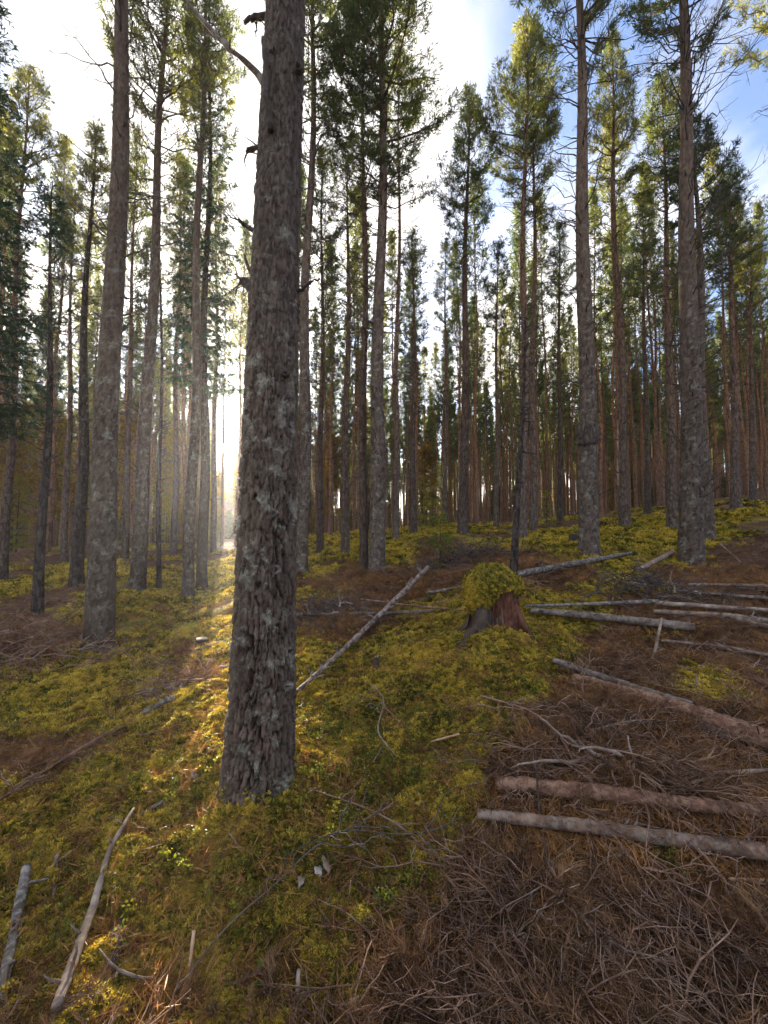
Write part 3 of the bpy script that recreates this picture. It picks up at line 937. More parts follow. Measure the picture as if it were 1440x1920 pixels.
# --- the big pine in front, its bark modelled plate by plate
def main_tree():
    u, v, w, d = 486, 1488, 122, 2.25
    b = place(u, v, d)
    ry = lean_to(b, u, v, 536)
    dia = w * d / F
    root = empty('pine_tree', b, (0, ry, 0))
    tag(root, 'thick rough-barked pine rising from moss in front of everything else', 'tree', FR)
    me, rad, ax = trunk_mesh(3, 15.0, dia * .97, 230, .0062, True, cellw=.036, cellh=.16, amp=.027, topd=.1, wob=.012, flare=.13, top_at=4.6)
    # the stem narrows quicker in its first metres
    co = np.empty(len(me.vertices) * 3, np.float32); me.vertices.foreach_get('co', co); co = co.reshape(-1, 3)
    k = np.interp(co[:, 2], [0, 1.2, 4.2, 15], [1, .95, .84, .75])
    co[:, 0] *= k; co[:, 1] *= k
    me.vertices.foreach_set('co', co.ravel()); me.update()
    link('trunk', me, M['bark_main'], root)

    def loc(pu, pv, dd=d, front=0.0):
        """a picture position on the stem's plane in the tree's own frame"""
        r = ray(pu, pv); p = EYE + r * ((dd - front) / r[1]) - b
        c, s = math.cos(-ry), math.sin(-ry)
        return np.array([c * p[0] + s * p[2], p[1], -s * p[0] + c * p[2]])

    def limb(pts, rs, mat, nm='branch', label=None, sides=9, knots=0):
        mb = MB(); P_ = np.array(pts, float)
        t = np.linspace(0, 1, len(P_)); tt = np.linspace(0, 1, 14)
        Pi = np.stack([np.interp(tt, t, P_[:, k]) for k in range(3)], -1)
        Pi[1:-1] += rng.normal(0, .004, (12, 3))
        mb.tube(Pi, np.interp(tt, t, rs) * (1 + .18 * rng.normal(size=14)), sides)
        for _ in range(knots):
            i = rng.integers(3, 13); dv = rng.normal(0, 1, 3); dv /= np.linalg.norm(dv)
            mb.tube(np.stack([Pi[i], Pi[i] + dv * .05, Pi[i] + dv * .09 + rng.normal(0, .02, 3)]), [.006, .004, .002], 4)
        o = mb.build(nm, mat, root)
        if label: o['label'] = label
        return o
    limb([loc(505, 165), loc(480, 133), loc(440, 100, front=.03), (loc(400, 60)), loc(335, -20)], [.03, .018, .014, .012, .008], M['log_grey'], label='living limb reaching up to the left', knots=6)
    limb([loc(507, 245, front=.135), loc(500, 180, front=.16), loc(497, 110, front=.16), loc(494, 72, front=.145)], [.018, .012, .012, .013], M['dark'], label='dark dead snag hugging the trunk')
    limb([loc(505, 30), loc(480, 32), loc(468, 35), loc(458, 45)], [.02, .02, .014, .006], M['dark'], 'branch_stub', knots=3)
    limb([loc(490, 38), loc(481, 42), loc(480, 70)], [.008, .006, .003], M['dark'], 'branch_stub')
    limb([loc(495, 275), loc(470, 280), loc(461, 284)], [.014, .013, .008], M['dark'], 'branch_stub', knots=5)
    limb([loc(490, 440), loc(462, 425), loc(446, 410)], [.018, .014, .005], M['dark'], 'branch_stub', knots=3)
    limb([loc(490, 560), loc(472, 520), loc(463, 490), loc(457, 465)], [.024, .014, .008, .003], M['dark'], 'branch_stub')
    limb([loc(492, 560), loc(465, 535), loc(455, 525), loc(440, 515)], [.04, .028, .015, .004], M['dark'], 'branch_stub', 'ragged broken whorl of stubs', knots=9)
    limb([loc(540, 550), loc(563, 545), loc(580, 530), loc(600, 522)], [.016, .01, .007, .004], M['dark'], 'branch_stub')
    limb([loc(545, 620), loc(556, 600), loc(560, 570)], [.02, .015, .008], M['dark'], 'branch_stub')
    limb([loc(470, 1000), loc(446, 985), loc(440, 975)], [.01, .008, .003], M['log_lichen'], 'branch_stub', knots=4)
    for (ku, kv, kr) in [(512, 962, .022), (516, 1068, .024), (540, 1288, .018), (478, 1140, .015), (500, 385, .02), (560, 128, .018), (512, 100, .012), (535, 700, .016)]:
        mb = MB(); c = loc(ku, kv, front=.115 if kv > 600 else .10)
        n = 10; th = np.arange(n) * 2 * math.pi / n
        rings = []
        for (rr, dep) in ((1.5, .02), (1.25, -.006), (.9, -.014), (.5, -.004), (.15, .012)):
            rings.append(c + np.stack([kr * rr * np.cos(th) * (1 + .15 * rng.normal(size=n)), np.full(n, dep), kr * rr * .8 * np.sin(th)], -1))
        V = np.vstack(rings); q = []
        for a_ in range(4):
            for j_ in range(n): q.append((a_ * n + j_, a_ * n + (j_ + 1) % n, (a_ + 1) * n + (j_ + 1) % n, (a_ + 1) * n + j_))
        mb.add(V, np.array(q)[:, ::-1])
        for _ in range(3):
            dv = np.array([rng.normal(0, .5), -1, rng.normal(0, .5)]); dv /= np.linalg.norm(dv)
            mb.tube(np.stack([c, c + dv * .02, c + dv * .035 + rng.normal(0, .008, 3)]), [.004, .003, .001], 4)
        mb.build('knot', M['log_lichen'] if kv > 900 else M['dark'], root)
    mb = MB(); pine_crown(mb, 5, 15, 8.2, 1.7, rad, ax, 1.0)
    mb.build('crown', [M['twigwood'], M['pine']], root, smooth=False)
    TREES.append((b[0], b[1], 1.3))


main_tree()

# --- further trees read off the photograph one by one
tree(185, 1220, 50, 5.5, 233, -900, -230, 1.9, 'pine', 'second thickest pine on the left, scaly bark, bare stem up to the top edge', plates=True, deadn=40, deadL=1.3)
tree(1105, 1042, 37, 7.4, 1086, -500, 40, 1.7, 'pine', 'stout straight pine with a swollen burl, behind the mossy stump', plates=True, deadn=55, deadL=1.4)
tree(1297, 1062, 41, 7.2, 1283, -520, 60, 1.8, 'pine', 'stout knobbly pine at the right with many stubs and long bare upswept branches', plates=True, deadn=90, deadL=1.7)
tree(706, 1072, 32, 8.0, 719, -260, 360, 1.8, 'pine', 'dark pine right of centre with a slimmer stem beside it', plates=True, deadn=50, deadL=1.2)
tree(682, 1072, 17, 8.2, 683, -200, 330, 1.45, 'pine', 'slim straight pine just left of the dark centre pine', deadn=24)
tree(564, 1072, 25, 8.3, 589, -300, 240, 1.45, 'pine', 'pine stem just right of the big front trunk with a grey lower stem', plates=True, deadn=44, deadL=1.2)
tree(258, 1105, 28, 8.3, 313, -260, 300, 1.5, 'pine', 'broad dark pine between the second left pine and the sun', plates=True, deadn=40, deadL=1.3)
tree(352, 1122, 22, 8.5, 386, -300, 240, 1.15, 'pine', 'smooth reddish pine stem left of the sun, leaning a little right', deadn=14, plates=True)
tree(378, 1092, 20, 9.2, 396, -150, 700, .95, 'spruce', 'dark spruce with hanging boughs directly behind the reddish stem left of the sun', mat=M['bark_dark'], deadn=10, dens=1.1)
tree(-75, 1120, 34, 6.2, -40, -300, 700, 1.5, 'spruce', 'large dark spruce whose drooping boughs enter at the top left edge', mat=M['bark_dark'], deadn=16, dens=.8)
tree(70, 1155, 19, 7.0, 118, 310, 420, .5, 'spruce', 'thin dark spruce pole at far left with a sparse spire top', mat=M['bark_dark'], deadn=60, deadL=.5, dens=.6)
tree(143, 1097, 23, 9.0, 186, 195, 480, .75, 'pine', 'short dark-crowned pine between the far left pole and the second thick pine', mat=M['bark_dark'], deadn=40, dens=1.5)
tree(5, 1082, 17, 9.5, 60, 60, 380, 1.0, 'pine', 'reddish pine leaning right at the left picture edge', deadn=20)
tree(298, 1110, 9, 8.8, 303, 240, 500, .4, 'dead', 'thin bare dead pole between the broad dark pine and the reddish stem', mat=M['bark_dark'], deadn=45, deadL=.4, name='dead_tree')
tree(600, 1037, 14, 10.5, 608, 250, 520, .8, 'pine', 'thin pine between the big trunk and the dark centre pine, the left of two', deadn=30)
tree(647, 1047, 17, 9.8, 657, 262, 400, .8, 'pine', 'thin pine with a pointed top left of the dark centre pine, the right of two', deadn=40)
tree(742, 1027, 13, 11.0, 751, 40, 300, .9, 'pine', 'slender pine just right of the dark centre pine', deadn=24)
tree(775, 1012, 14, 12.0, 775, 425, 570, .75, 'pine', 'short yellow-green pine between the centre pine and the tall bright one', deadn=26)
tree(868, 997, 20, 10.8, 880, 105, 480, .95, 'pine', 'tall bright yellow-green pointed pine standing alone against blue sky', deadn=36, dens=1.4)
tree(978, 1012, 20, 10.0, 988, -30, 330, 1.35, 'pine', 'broad dark-crowned pine behind the stump, front one of a close pair', deadn=40, dens=1.3)
tree(1000, 1006, 15, 11.2, 1002, 60, 420, 1.0, 'pine', 'thinner pine of the close pair behind the stump', deadn=26)
tree(1172, 992, 20, 10.5, 1141, 10, 330, .95, 'pine', 'slim reddish pine leaning left with a pointed crown, right of the burl pine', deadn=40, dens=1.2)
tree(1215, 963, 12, 13.0, 1196, 330, 560, .9, 'pine', 'thin pine between the reddish leaning one and the knobbly right pine', deadn=26)
tree(1260, 988, 19, 10.5, 1240, 90, 400, 1.2, 'pine', 'full-crowned pine just left of the knobbly right pine', deadn=36, dens=1.3)
tree(1328, 1017, 23, 9.2, 1290, 160, 480, 1.1, 'pine', 'pine half hidden behind the knobbly right pine', deadn=30, plates=True)
tree(1380, 952, 17, 12.5, 1360, 290, 520, 1.2, 'pine', 'pine with wide loose crown near the right edge, higher up the slope', deadn=30)
tree(1412, 935, 12, 14.0, 1400, 400, 600, 1.1, 'pine', 'pine at the right edge with a bright low crown under the blue sky', deadn=20)
tree(1478, 1000, 24, 9.5, 1490, -200, 100, 1.6, 'pine', 'pine outside the right edge whose twigs reach into the sky', deadn=10)
tree(120, 1062, 13, 12.0, 150, 330, 560, .8, 'pine', 'thin pine behind the thin spruce pole at far left', deadn=24)
tree(234, 1060, 13, 12.5, 262, 220, 500, .9, 'pine', 'thin pine right behind the second thick left pine', deadn=24)
tree(325, 1042, 12, 13.0, 345, 250, 520, .9, 'pine', 'thin pine in the gap left of the reddish stem', deadn=20)
tree(400, 1040, 11, 14.0, 412, 250, 690, .85, 'pine', 'thin pine just left of the sun', deadn=16)
tree(930, 985, 11, 13.5, 935, 420, 620, .8, 'pine', 'thin pine left of the close pair behind the stump', deadn=20)
tree(835, 995, 10, 14.0, 838, 430, 640, .7, 'pine', 'thin pine left of the tall bright pine', deadn=20)
tree(1050, 975, 12, 13.5, 1046, 380, 600, .9, 'pine', 'thin pine between the close pair and the burl pine', deadn=20)
tree(963, 1088, 15, 5.6, 1010, 560, 700, .3, 'dead', 'thin black dead stem standing right behind the stump', mat=M['bark_dark'], deadn=46, deadL=.22, name='dead_tree')


# burl on the burl pine
def burl():
    b = place(1105, 1042, 7.4)
    p = EYE + ray(1100, 812) * (7.4 / ray(1100, 812)[1])
    host = [o for o in bpy.data.objects if o.get('label', '').startswith('stout straight pine with a swollen')][0]
    mb = MB(); n = 18; th = np.arange(n) * 2 * math.pi / n
    rows = []
    for k in range(11):
        f = k / 10; rr = (.045 * math.sin(f * math.pi) ** .7)
        rows.append(np.stack([(.148 + rr * (1 + .4 * np.sin(th * 2 + 4))) * np.cos(th), (.148 + rr * (1 + .4 * np.sin(th * 2 + 4))) * np.sin(th), np.full(n, (f - .5) * .4)], -1) + rng.normal(0, .006, (n, 3)))
    V = np.vstack(rows); i = np.arange(10)[:, None] * n; j = np.arange(n)[None]; jn = (j + 1) % n
    mb.add(V, np.stack([i + j, i + jn, i + n + jn, i + n + j], -1).reshape(-1, 4))
    for _ in range(6):
        az = -1.57 + rng.normal(0, .9); c = np.array([math.cos(az) * .17, math.sin(az) * .17, rng.normal(0, .1)])
        mb.tube(np.stack([c, c * 1.3, c * 1.6 + rng.normal(0, .04, 3)]), [.014, .009, .003], 4)
    o = mb.build('burl', M['bark'], host)
    o.location = (0, 0, (1042 - 812) / F * 7.4)


burl()

# --- prototypes for the forest behind; each copy is a tree of its own
def fill_proto(seed, H, dia, z0, R, nt_=8):
    me, rad, ax = trunk_mesh(seed, H, dia, nt_, .5, False, topd=.1, wob=.05, flare=.15)
    me.materials.append(M['bark_red'])
    mb = MB(); pine_crown(mb, seed, H, z0, R, rad, ax, .62, nlen=.17, nw=.032, nblade=5)
    cm = mb.mesh('crown', False); cm.materials.append(M['twigwood']); cm.materials.append(M['pine'])
    mb = MB(); dead_set(mb, seed, 1.0, z0 + 1.2, rad, ax, 46, 1.1)
    dm = mb.mesh('dead_branches'); dm.materials.append(M['dead'])
    return me, cm, dm


PROTO = [fill_proto(51, 13.5, .17, 6.9, .95), fill_proto(52, 12.5, .14, 6.2, .85), fill_proto(53, 14.5, .20, 8.0, 1.05), fill_proto(54, 12.0, .12, 6.0, .75), fill_proto(55, 13.8, .16, 7.2, 1.15)]


def forest():
    r = np.random.default_rng(101)
    pts = [(a, b_) for a, b_, c in TREES]
    cand = []
    # candidates over a wide fan, nearest kept first
    for _ in range(30000):
        y = math.sqrt(r.uniform(11.5 ** 2, 92 ** 2)); x = r.uniform(-1.12, 1.12) * y
        cand.append((y + r.normal(0, .1), x))
    grid = {}
    def ok(x, y, md):
        gx, gy = int(x // 2), int(y // 2)
        for i in range(gx - 1, gx + 2):
            for j in range(gy - 1, gy + 2):
                for (a, b_) in grid.get((i, j), ()):
                    if (a - x) ** 2 + (b_ - y) ** 2 < md * md: return False
        return True
    for (a, b_) in pts: grid.setdefault((int(a // 2), int(b_ // 2)), []).append((a, b_))
    sel = []
    for (y, x) in cand:
        u = 720 + F * x / y
        cor = abs(u - SUN_UV[0])
        if cor < 8 and y < 58: continue
        if 21 < y < 58 and cor < 900 / y * .6 + 4: continue
        off = x - y * math.tan(SUN_AZ)
        if 24 <= y < 76 and -2.5 < off < .9: continue
        if 20 < y < 60 and -7 < off < 3 and r.random() < .25: continue
        # the stand is thinner in the clearing straight ahead, as photographed
        if y < 15 and 600 < u < 1440 and r.random() < .5: continue
        md = 1.6
        if not ok(x, y, md): continue
        grid.setdefault((int(x // 2), int(y // 2)), []).append((x, y))
        sel.append((y, x, u))
    sel.sort()
    return sel


SEL = forest()
NFILL = 235
first, rest = SEL[:NFILL * 2], []
inview = [s for s in SEL if -30 < s[2] < 1470]
outview = [s for s in SEL if not (-30 < s[2] < 1470)]
indiv = inview[:NFILL]
mass = [q for q in inview[NFILL:] if q[0] < 45 or hash((round(q[0], 3), 1)) % 10 < 8] + outview
BANDS = [(-100, 190, 'on the far left'), (190, 460, 'around the sun'), (460, 700, 'behind the big front trunk'), (700, 900, 'behind the leaning pole'),
         (900, 1100, 'behind the mossy stump'), (1100, 1290, 'right of the burl pine'), (1290, 1600, 'upslope at the right edge')]
rr_ = np.random.default_rng(5)
FILLED = []
for (y, x, u) in indiv:
    k = int(rr_.integers(0, 5)); me, cm, dm = PROTO[k]
    s = rr_.uniform(.82, 1.15)
    root = empty('pine_tree', (x, y, float(height(x, y))), (rr_.normal(0, .012), rr_.normal(0, .012), rr_.random() * 6.28))
    root.scale = (s, s, s * rr_.uniform(.92, 1.1))
    band = [b_[2] for b_ in BANDS if b_[0] <= u < b_[1]]
    depth = 'near rows' if y < 20 else ('middle rows' if y < 32 else 'back rows')
    where = band[0] if band else 'at the picture edge'
    FILLED.append((u, root, depth, where))
    tag(root, 'slender tall pine in the %s %s' % (depth, where), 'tree', 'slender pines in the %s %s' % (depth, where))
    for nm, mm in (('trunk', me), ('crown', cm), ('dead_branches', dm)):
        if nm == 'dead_branches' and y > 30: continue
        o = bpy.data.objects.new(nm, mm); COL.objects.link(o); o.parent = root
        if nm == 'dead_branches': o['kind'] = 'stuff'
# bare dead stems added in the gap towards the sun, crownless so sunlight passes
rs_ = np.random.default_rng(44)
DEAD_U = []
for i in range(38):
    y = 15 + 62 * (i + rs_.random()) / 38; x = y * math.tan(SUN_AZ) + rs_.uniform(-2.9, 1.0)
    if abs(720 + F * x / y - SUN_UV[0]) < 8: continue
    me, cm, dm = PROTO[int(rs_.integers(0, 5))]; sc0 = rs_.uniform(.6, .95)
    root = empty('dead_tree', (x, y, float(height(x, y))), (rs_.normal(0, .02), rs_.normal(0, .02), rs_.random() * 6.28)); root.scale = (sc0 * .8, sc0 * .8, sc0)
    tag(root, 'bare dead pine stem standing in the gap near the sun', 'tree', 'bare dead stems near the sun'); DEAD_U.append((F * x / y, root))
    for nm, mm in (('trunk', me), ('dead_branches', dm)):
        o = bpy.data.objects.new(nm, mm); COL.objects.link(o); o.parent = root
        if nm == 'dead_branches': o['kind'] = 'stuff'
ORD = 'first second third fourth fifth sixth seventh eighth ninth tenth eleventh twelfth thirteenth fourteenth fifteenth sixteenth seventeenth eighteenth nineteenth twentieth'.split()
ORD += ['twenty-' + w_ for w_ in ORD[:9]] + ['thirtieth'] + ['thirty-' + w_ for w_ in ORD[:9]] + ['fortieth']


def name_by_place(items, text):
    items.sort(key=lambda t: t[0])
    for i, (_, o) in enumerate(items):
        if len(items) > 1 and i < len(ORD): o['label'] = ORD[i] + ' ' + text


byg = {}
for u_, root, depth, where in FILLED: byg.setdefault((depth, where), []).append((u_, root))
for (depth, where), items in byg.items(): name_by_place(items, 'slender pine from the left in the %s %s' % (depth, where))
name_by_place(DEAD_U, 'thin bare dead stem from the left in the gap towards the sun')
print('trees', len(indiv), 'mass', len(mass))


# ------------------------------------------------------------------ scatter by geometry nodes (only for what nobody could count)
def scatter(name, P_, rot, scl, idx, sources, label=None, cat=None, parent=None):
    col = bpy.data.collections.new(name + '_shapes')
    for k, (me, mats) in enumerate(sources):
        for m in mats: me.materials.append(m)
        o = bpy.data.objects.new('shape_%02d' % k, me)
        col.objects.link(o)
    me = bpy.data.meshes.new(name)
    me.vertices.add(len(P_)); me.vertices.foreach_set('co', np.ascontiguousarray(P_, dtype=np.float32).ravel())
    a = me.attributes.new('rot', 'FLOAT_VECTOR', 'POINT'); a.data.foreach_set('vector', np.ascontiguousarray(rot, dtype=np.float32).ravel())
    a = me.attributes.new('scl', 'FLOAT', 'POINT'); a.data.foreach_set('value', np.ascontiguousarray(scl, dtype=np.float32))
    a = me.attributes.new('pick', 'INT', 'POINT'); a.data.foreach_set('value', np.ascontiguousarray(idx, dtype=np.int32))
    ob = bpy.data.objects.new(name, me); COL.objects.link(ob)
    if parent is not None: ob.parent = parent
    for m in sources[0][1]: me.materials.append(m)
    ng = bpy.data.node_groups.new(name + '_scatter', 'GeometryNodeTree')
    ng.interface.new_socket('Geometry', in_out='INPUT', socket_type='NodeSocketGeometry')
    ng.interface.new_socket('Geometry', in_out='OUTPUT', socket_type='NodeSocketGeometry')
    N = ng.nodes.new; L = ng.links.new
    gi = N('NodeGroupInput'); go = N('NodeGroupOutput')
    m2p = N('GeometryNodeMeshToPoints'); iop = N('GeometryNodeInstanceOnPoints')
    ci = N('GeometryNodeCollectionInfo'); ci.inputs['Collection'].default_value = col
    ci.inputs['Separate Children'].default_value = True; ci.inputs['Reset Children'].default_value = True
    def na(nm, typ):
        n = N('GeometryNodeInputNamedAttribute'); n.data_type = typ; n.inputs['Name'].default_value = nm
        return n.outputs['Attribute']
    L(gi.outputs[0], m2p.inputs['Mesh']); L(m2p.outputs[0], iop.inputs['Points']); L(ci.outputs[0], iop.inputs['Instance'])
    iop.inputs['Pick Instance'].default_value = True
    L(na('pick', 'INT'), iop.inputs['Instance Index'])
    e2r = N('FunctionNodeEulerToRotation'); L(na('rot', 'FLOAT_VECTOR'), e2r.inputs[0]); L(e2r.outputs[0], iop.inputs['Rotation'])
    L(na('scl', 'FLOAT'), iop.inputs['Scale'])
    L(iop.outputs[0], go.inputs[0])
    md = ob.modifiers.new('scatter', 'NODES'); md.node_group = ng
    tag(ob, label, cat, kind='stuff')
    return ob


# far wood: trunk and crown in one low shape, hundreds of them merging into one mass
def far_wood():
    src = []
    for k, (H, dia, z0, R) in enumerate([(13.5, .2, 7.5, .95), (12.5, .18, 6.8, .85), (14.5, .22, 8.2, 1.05)]):
        mb = MB()
        t_ = np.linspace(-.4, H, 8)
        mb.tube(np.stack([0 * t_, 0 * t_, t_], -1), np.interp(t_, [0, H], [dia / 2, .02]), 6, 2)
        pine_crown(mb, 70 + k, H, z0, R, None, lambda z: np.array([0, 0, z]), .45, nlen=.26, nw=.06, nblade=4)
        src.append((mb.mesh('pine', False), [M['twigwood'], M['pine'], M['bark_red']]))
    r = np.random.default_rng(9)
    pts = [(x, y) for (y, x, u) in mass]
    # the stand continues to either side of the frame; behind the viewer left treeless to let skylight in
    for _ in range(2600):
        a = r.uniform(0, 2 * math.pi); q = math.sqrt(r.uniform(9.0 ** 2, 60 ** 2))
        x, y = q * math.sin(a), q * math.cos(a)
        if y > 5 and 1.15 * y + 1 < abs(x) < 2.2 * y + 4 and q > 12 and r.random() < .3: pts.append((x, y))
    for _ in range(130):
        y = r.uniform(82, 125); x = y * (r.uniform(375, 465) - 720) / F
        pts.append((x, y))
    # and beyond, denser, to the foot of the ridge
    for _ in range(2600):
        y = r.uniform(90, 150); x = r.uniform(-1.15, 1.15) * y
        
        if r.random() < .22: pts.append((x, y))
    pts = np.array(pts)
    z = height(pts[:, 0], pts[:, 1])
    n = len(pts)
    print('far wood', n)
    scatter('far_forest', np.column_stack([pts, z]), np.column_stack([r.normal(0, .012, n), r.normal(0, .012, n), r.uniform(0, 6.28, n)]),
            r.uniform(.8, 1.15, n), r.integers(0, 3, n), src, 'dense mass of distant pines closing off the back of the wood', 'forest')


far_wood()


def far_thicket():
    src = []
    for k in range(3):
        mb = MB(); H = 3.2
        t_ = np.linspace(-.2, H, 5); mb.tube(np.stack([0 * t_, 0 * t_, t_], -1), np.linspace(.03, .01, 5), 4, 0)
        spruce_crown(mb, 90 + k, H, .3, 1.1, None, lambda z: np.array([0, 0, z]), .5, 5, .16, .05)
        src.append((mb.mesh('young_spruce', False), [M['twigwood'], M['thicket']]))
    r = np.random.default_rng(19); n = 460
    y = r.uniform(46, 130, n); x = r.uniform(-1.1, 1.1, n) * y
    z = height(x, y)
    scatter('distant_undergrowth', np.column_stack([x, y, z]), np.column_stack([0 * x, 0 * x, r.uniform(0, 6.28, n)]), r.uniform(.6, 1.9, n) * (.7 + y / 160), r.integers(0, 3, n), src,
            'distant olive and golden undergrowth between the far trunks', 'undergrowth')


M['thicket'] = leaf_mat('thicket_needles', [(0.3, (.08, .09, .035)), (0.5, (.17, .16, .05)), (0.7, (.34, .26, .06))], (1.4, 1.3, .6), .4, .08, .7)
far_thicket()


# understory: young spruces and golden birches glowing far back
def young_spruce(u, v, d, H, R, label, group='young spruces'):
    b = place(u, v, d); root = empty('spruce_sapling', b)
    tag(root, label, 'sapling', group)
    me, rad, ax = trunk_mesh(int(u), H, .03 + H * .012, 6, .2, False, flare=0, wob=.01)
    link('trunk', me, M['bark_dark'], root)
    mb = MB(); r = np.random.default_rng(int(u))
    spruce_crown(mb, int(u), H, H * .15, R, rad, ax, 1.2, 6, .06, .016)
    mb.build('crown', [M['twigwood'], M['shrub']], root, smooth=False)


young_spruce(812, 1003, 12.5, 1.3, .6, 'bright green young spruce in front of the pines right of centre')
young_spruce(826, 1062, 7.2, .95, .28, 'small thin young spruce behind the leaning grey pole')
young_spruce(792, 975, 17, 2.2, .9, 'taller young spruce deeper in the gap right of centre')
young_spruce(1025, 985, 13, 1.2, .5, 'low young spruce right of the close pair of pines')
young_spruce(215, 1045, 14, 1.5, .7, 'young spruce behind the second thick left pine')
young_spruce(300, 1030, 14.5, 2.6, .9, 'young spruce in the gap left of the sun')
young_spruce(30, 1035, 16, 3.0, 1.0, 'tall young spruce at the left picture edge')


def birch(u, v, d, H, R, label):
    b = place(u, v, d); root = empty('birch_tree', b); r = np.random.default_rng(int(u * 3))
    tag(root, label, 'tree', 'golden birches far back')
    me, rad, ax = trunk_mesh(int(u), H, .11, 7, .4, False, flare=.05, wob=.08)
    link('trunk', me, M['bark_dark'], root)
    mb = MB(); P_ = []; A_ = []
    for k in range(46):
        z = H * (.18 + .8 * r.random()); az = r.random() * 6.28
        L_ = R * (1.1 - abs(z / H - .45) * 1.3) * (.5 + .6 * r.random())
        p = branch_pts(ax(z), az, .7, L_, -.3, r, 6)
        mb.tube(p, np.linspace(.012, .003, 6), 3, 0, cap=False)
        for q in p[1:]:
            for _ in range(7):
                P_.append(q + r.normal(0, .16, 3)); A_.append(r.normal(0, 1, 3))
    needles(mb, P_, A_, r, 4, .12, .08)
    mb.build('crown', [M['twigwood'], M['gold']], root, smooth=False)


for t_ in [(20, 1035, 19, 6.5, 1.6, 'golden-leaved birch glowing at the left picture edge'), (95, 1032, 22, 7, 1.7, 'golden-leaved birch between the far left poles'),
           (225, 1030, 20, 6, 1.5, 'golden-leaved birch left of the broad dark pine'), (330, 1028, 24, 6.5, 1.6, 'golden-leaved birch left of the sun behind the reddish stem'),
           (395, 1025, 30, 5.0, 1.1, 'small golden-leaved birch just left of the sun'), (470, 1022, 26, 6, 1.5, 'golden-leaved birch right of the sun, beside the big trunk'),
           (625, 1012, 26, 6, 1.4, 'golden-leaved birch between the big trunk and the dark centre pine'), (800, 995, 30, 6, 1.4, 'golden-leaved birch in the gap right of centre'),
           (160, 1030, 27, 7, 1.8, 'golden-leaved birch behind the short dark-crowned pine')]:
    birch(*t_)


# ------------------------------------------------------------------ the air
def haze():
    m, nt, N, L = new_mat('haze_air')
    out = N('ShaderNodeOutputMaterial'); v = N('ShaderNodeVolumePrincipled')
    v.inputs['Color'].default_value = (.93, .95, 1, 1)
    v.inputs['Density'].default_value = HAZE_D
    v.inputs['Anisotropy'].default_value = .65
    L(v.outputs[0], out.inputs['Volume'])
    x, y0, y1, z0, z1 = 1700, -1700, 1700, -40, 72
    V = [(a, b, c) for c in (z0, z1) for b in (y0, y1) for a in (-x, x)]
    Q = [[0, 2, 3, 1], [4, 5, 7, 6], [0, 1, 5, 4], [2, 6, 7, 3], [0, 4, 6, 2], [1, 3, 7, 5]]
    o = link('haze', raw_mesh('haze', np.array(V, float), np.array(Q), np.zeros((0, 3), int), None, False), m)
    tag(o, kind='stuff')


HAZE_D = .0008
if HAZE_D > 0: haze()


# ------------------------------------------------------------------ moss, litter and slash
def fan_points(n, rmin, rmax, power, seed, half=49):
    r = np.random.default_rng(seed)
    a = np.radians(r.uniform(-half, half, n))
    # density falls with distance so that coverage in the picture stays even
    q = rmin * (rmax / rmin) ** (r.random(n) ** power)
    x = q * np.sin(a); y = q * np.cos(a)
    z = height(x, y)
    return x, y, z, q, r


def moss_sprig(seed, n=24, ln=1.0):
    """small feathery rosette about 3 cm across (unit size 1)"""
    r = np.random.default_rng(seed); mb = MB()
    for k in range(n):
        az = r.random() * 6.28; el = r.uniform(.1, 1.15); L_ = ln * r.uniform(.4, .75)
        d = np.array([math.cos(az) * math.cos(el), math.sin(az) * math.cos(el), math.sin(el)])
        s = np.cross(d, [0, 0, 1]); s /= np.linalg.norm(s); up = np.cross(s, d)
        b = r.normal(0, .12, 3); b[2] = abs(b[2]) * .4 - .1
        w = .095
        p0 = b; p1 = b + d * L_ * .5 + up * .06; p2 = b + d * L_ - np.array([0, 0, .12 * L_])
        V = [p0, p1 + s * w, p2, p1 - s * w]
        mb.add(V, [[0, 1, 2, 3]])
    return mb.mesh('moss_sprig', False)


def moss():
    x, y, z, q, r = fan_points(300000, 1.0, 18, .85, 21)
    m = moss_mask(x, y, z) + .45 * fbm(x * 4, y * 4, 91, 3) + 1.1 * sstep(3, 7, q) * (fbm(x * .8, y * .8, 15, 4) - .22)
    keep = m > r.uniform(.1, .6, len(x))
    # keep out of the big trunk
    x, y, z, q = x[keep], y[keep], z[keep], q[keep]
    n = len(x); print('moss', n)
    size = .0165 * (q / 1.6) ** .85 * (.7 + 1.1 * r.random(n) ** 2)
    hum = .045 * np.clip(fbm(x * 13, y * 13, 8, 2) + .3, 0, 1)
    scatter('moss', np.column_stack([x, y, z + size * .1 + hum]), np.column_stack([r.normal(0, .35, n), r.normal(0, .35, n), r.uniform(0, 6.28, n)]),
            size, r.integers(0, 5, n), [(moss_sprig(k), [M['moss']]) for k in range(5)], 'yellow-green feather moss covering the forest floor', 'moss')


moss()


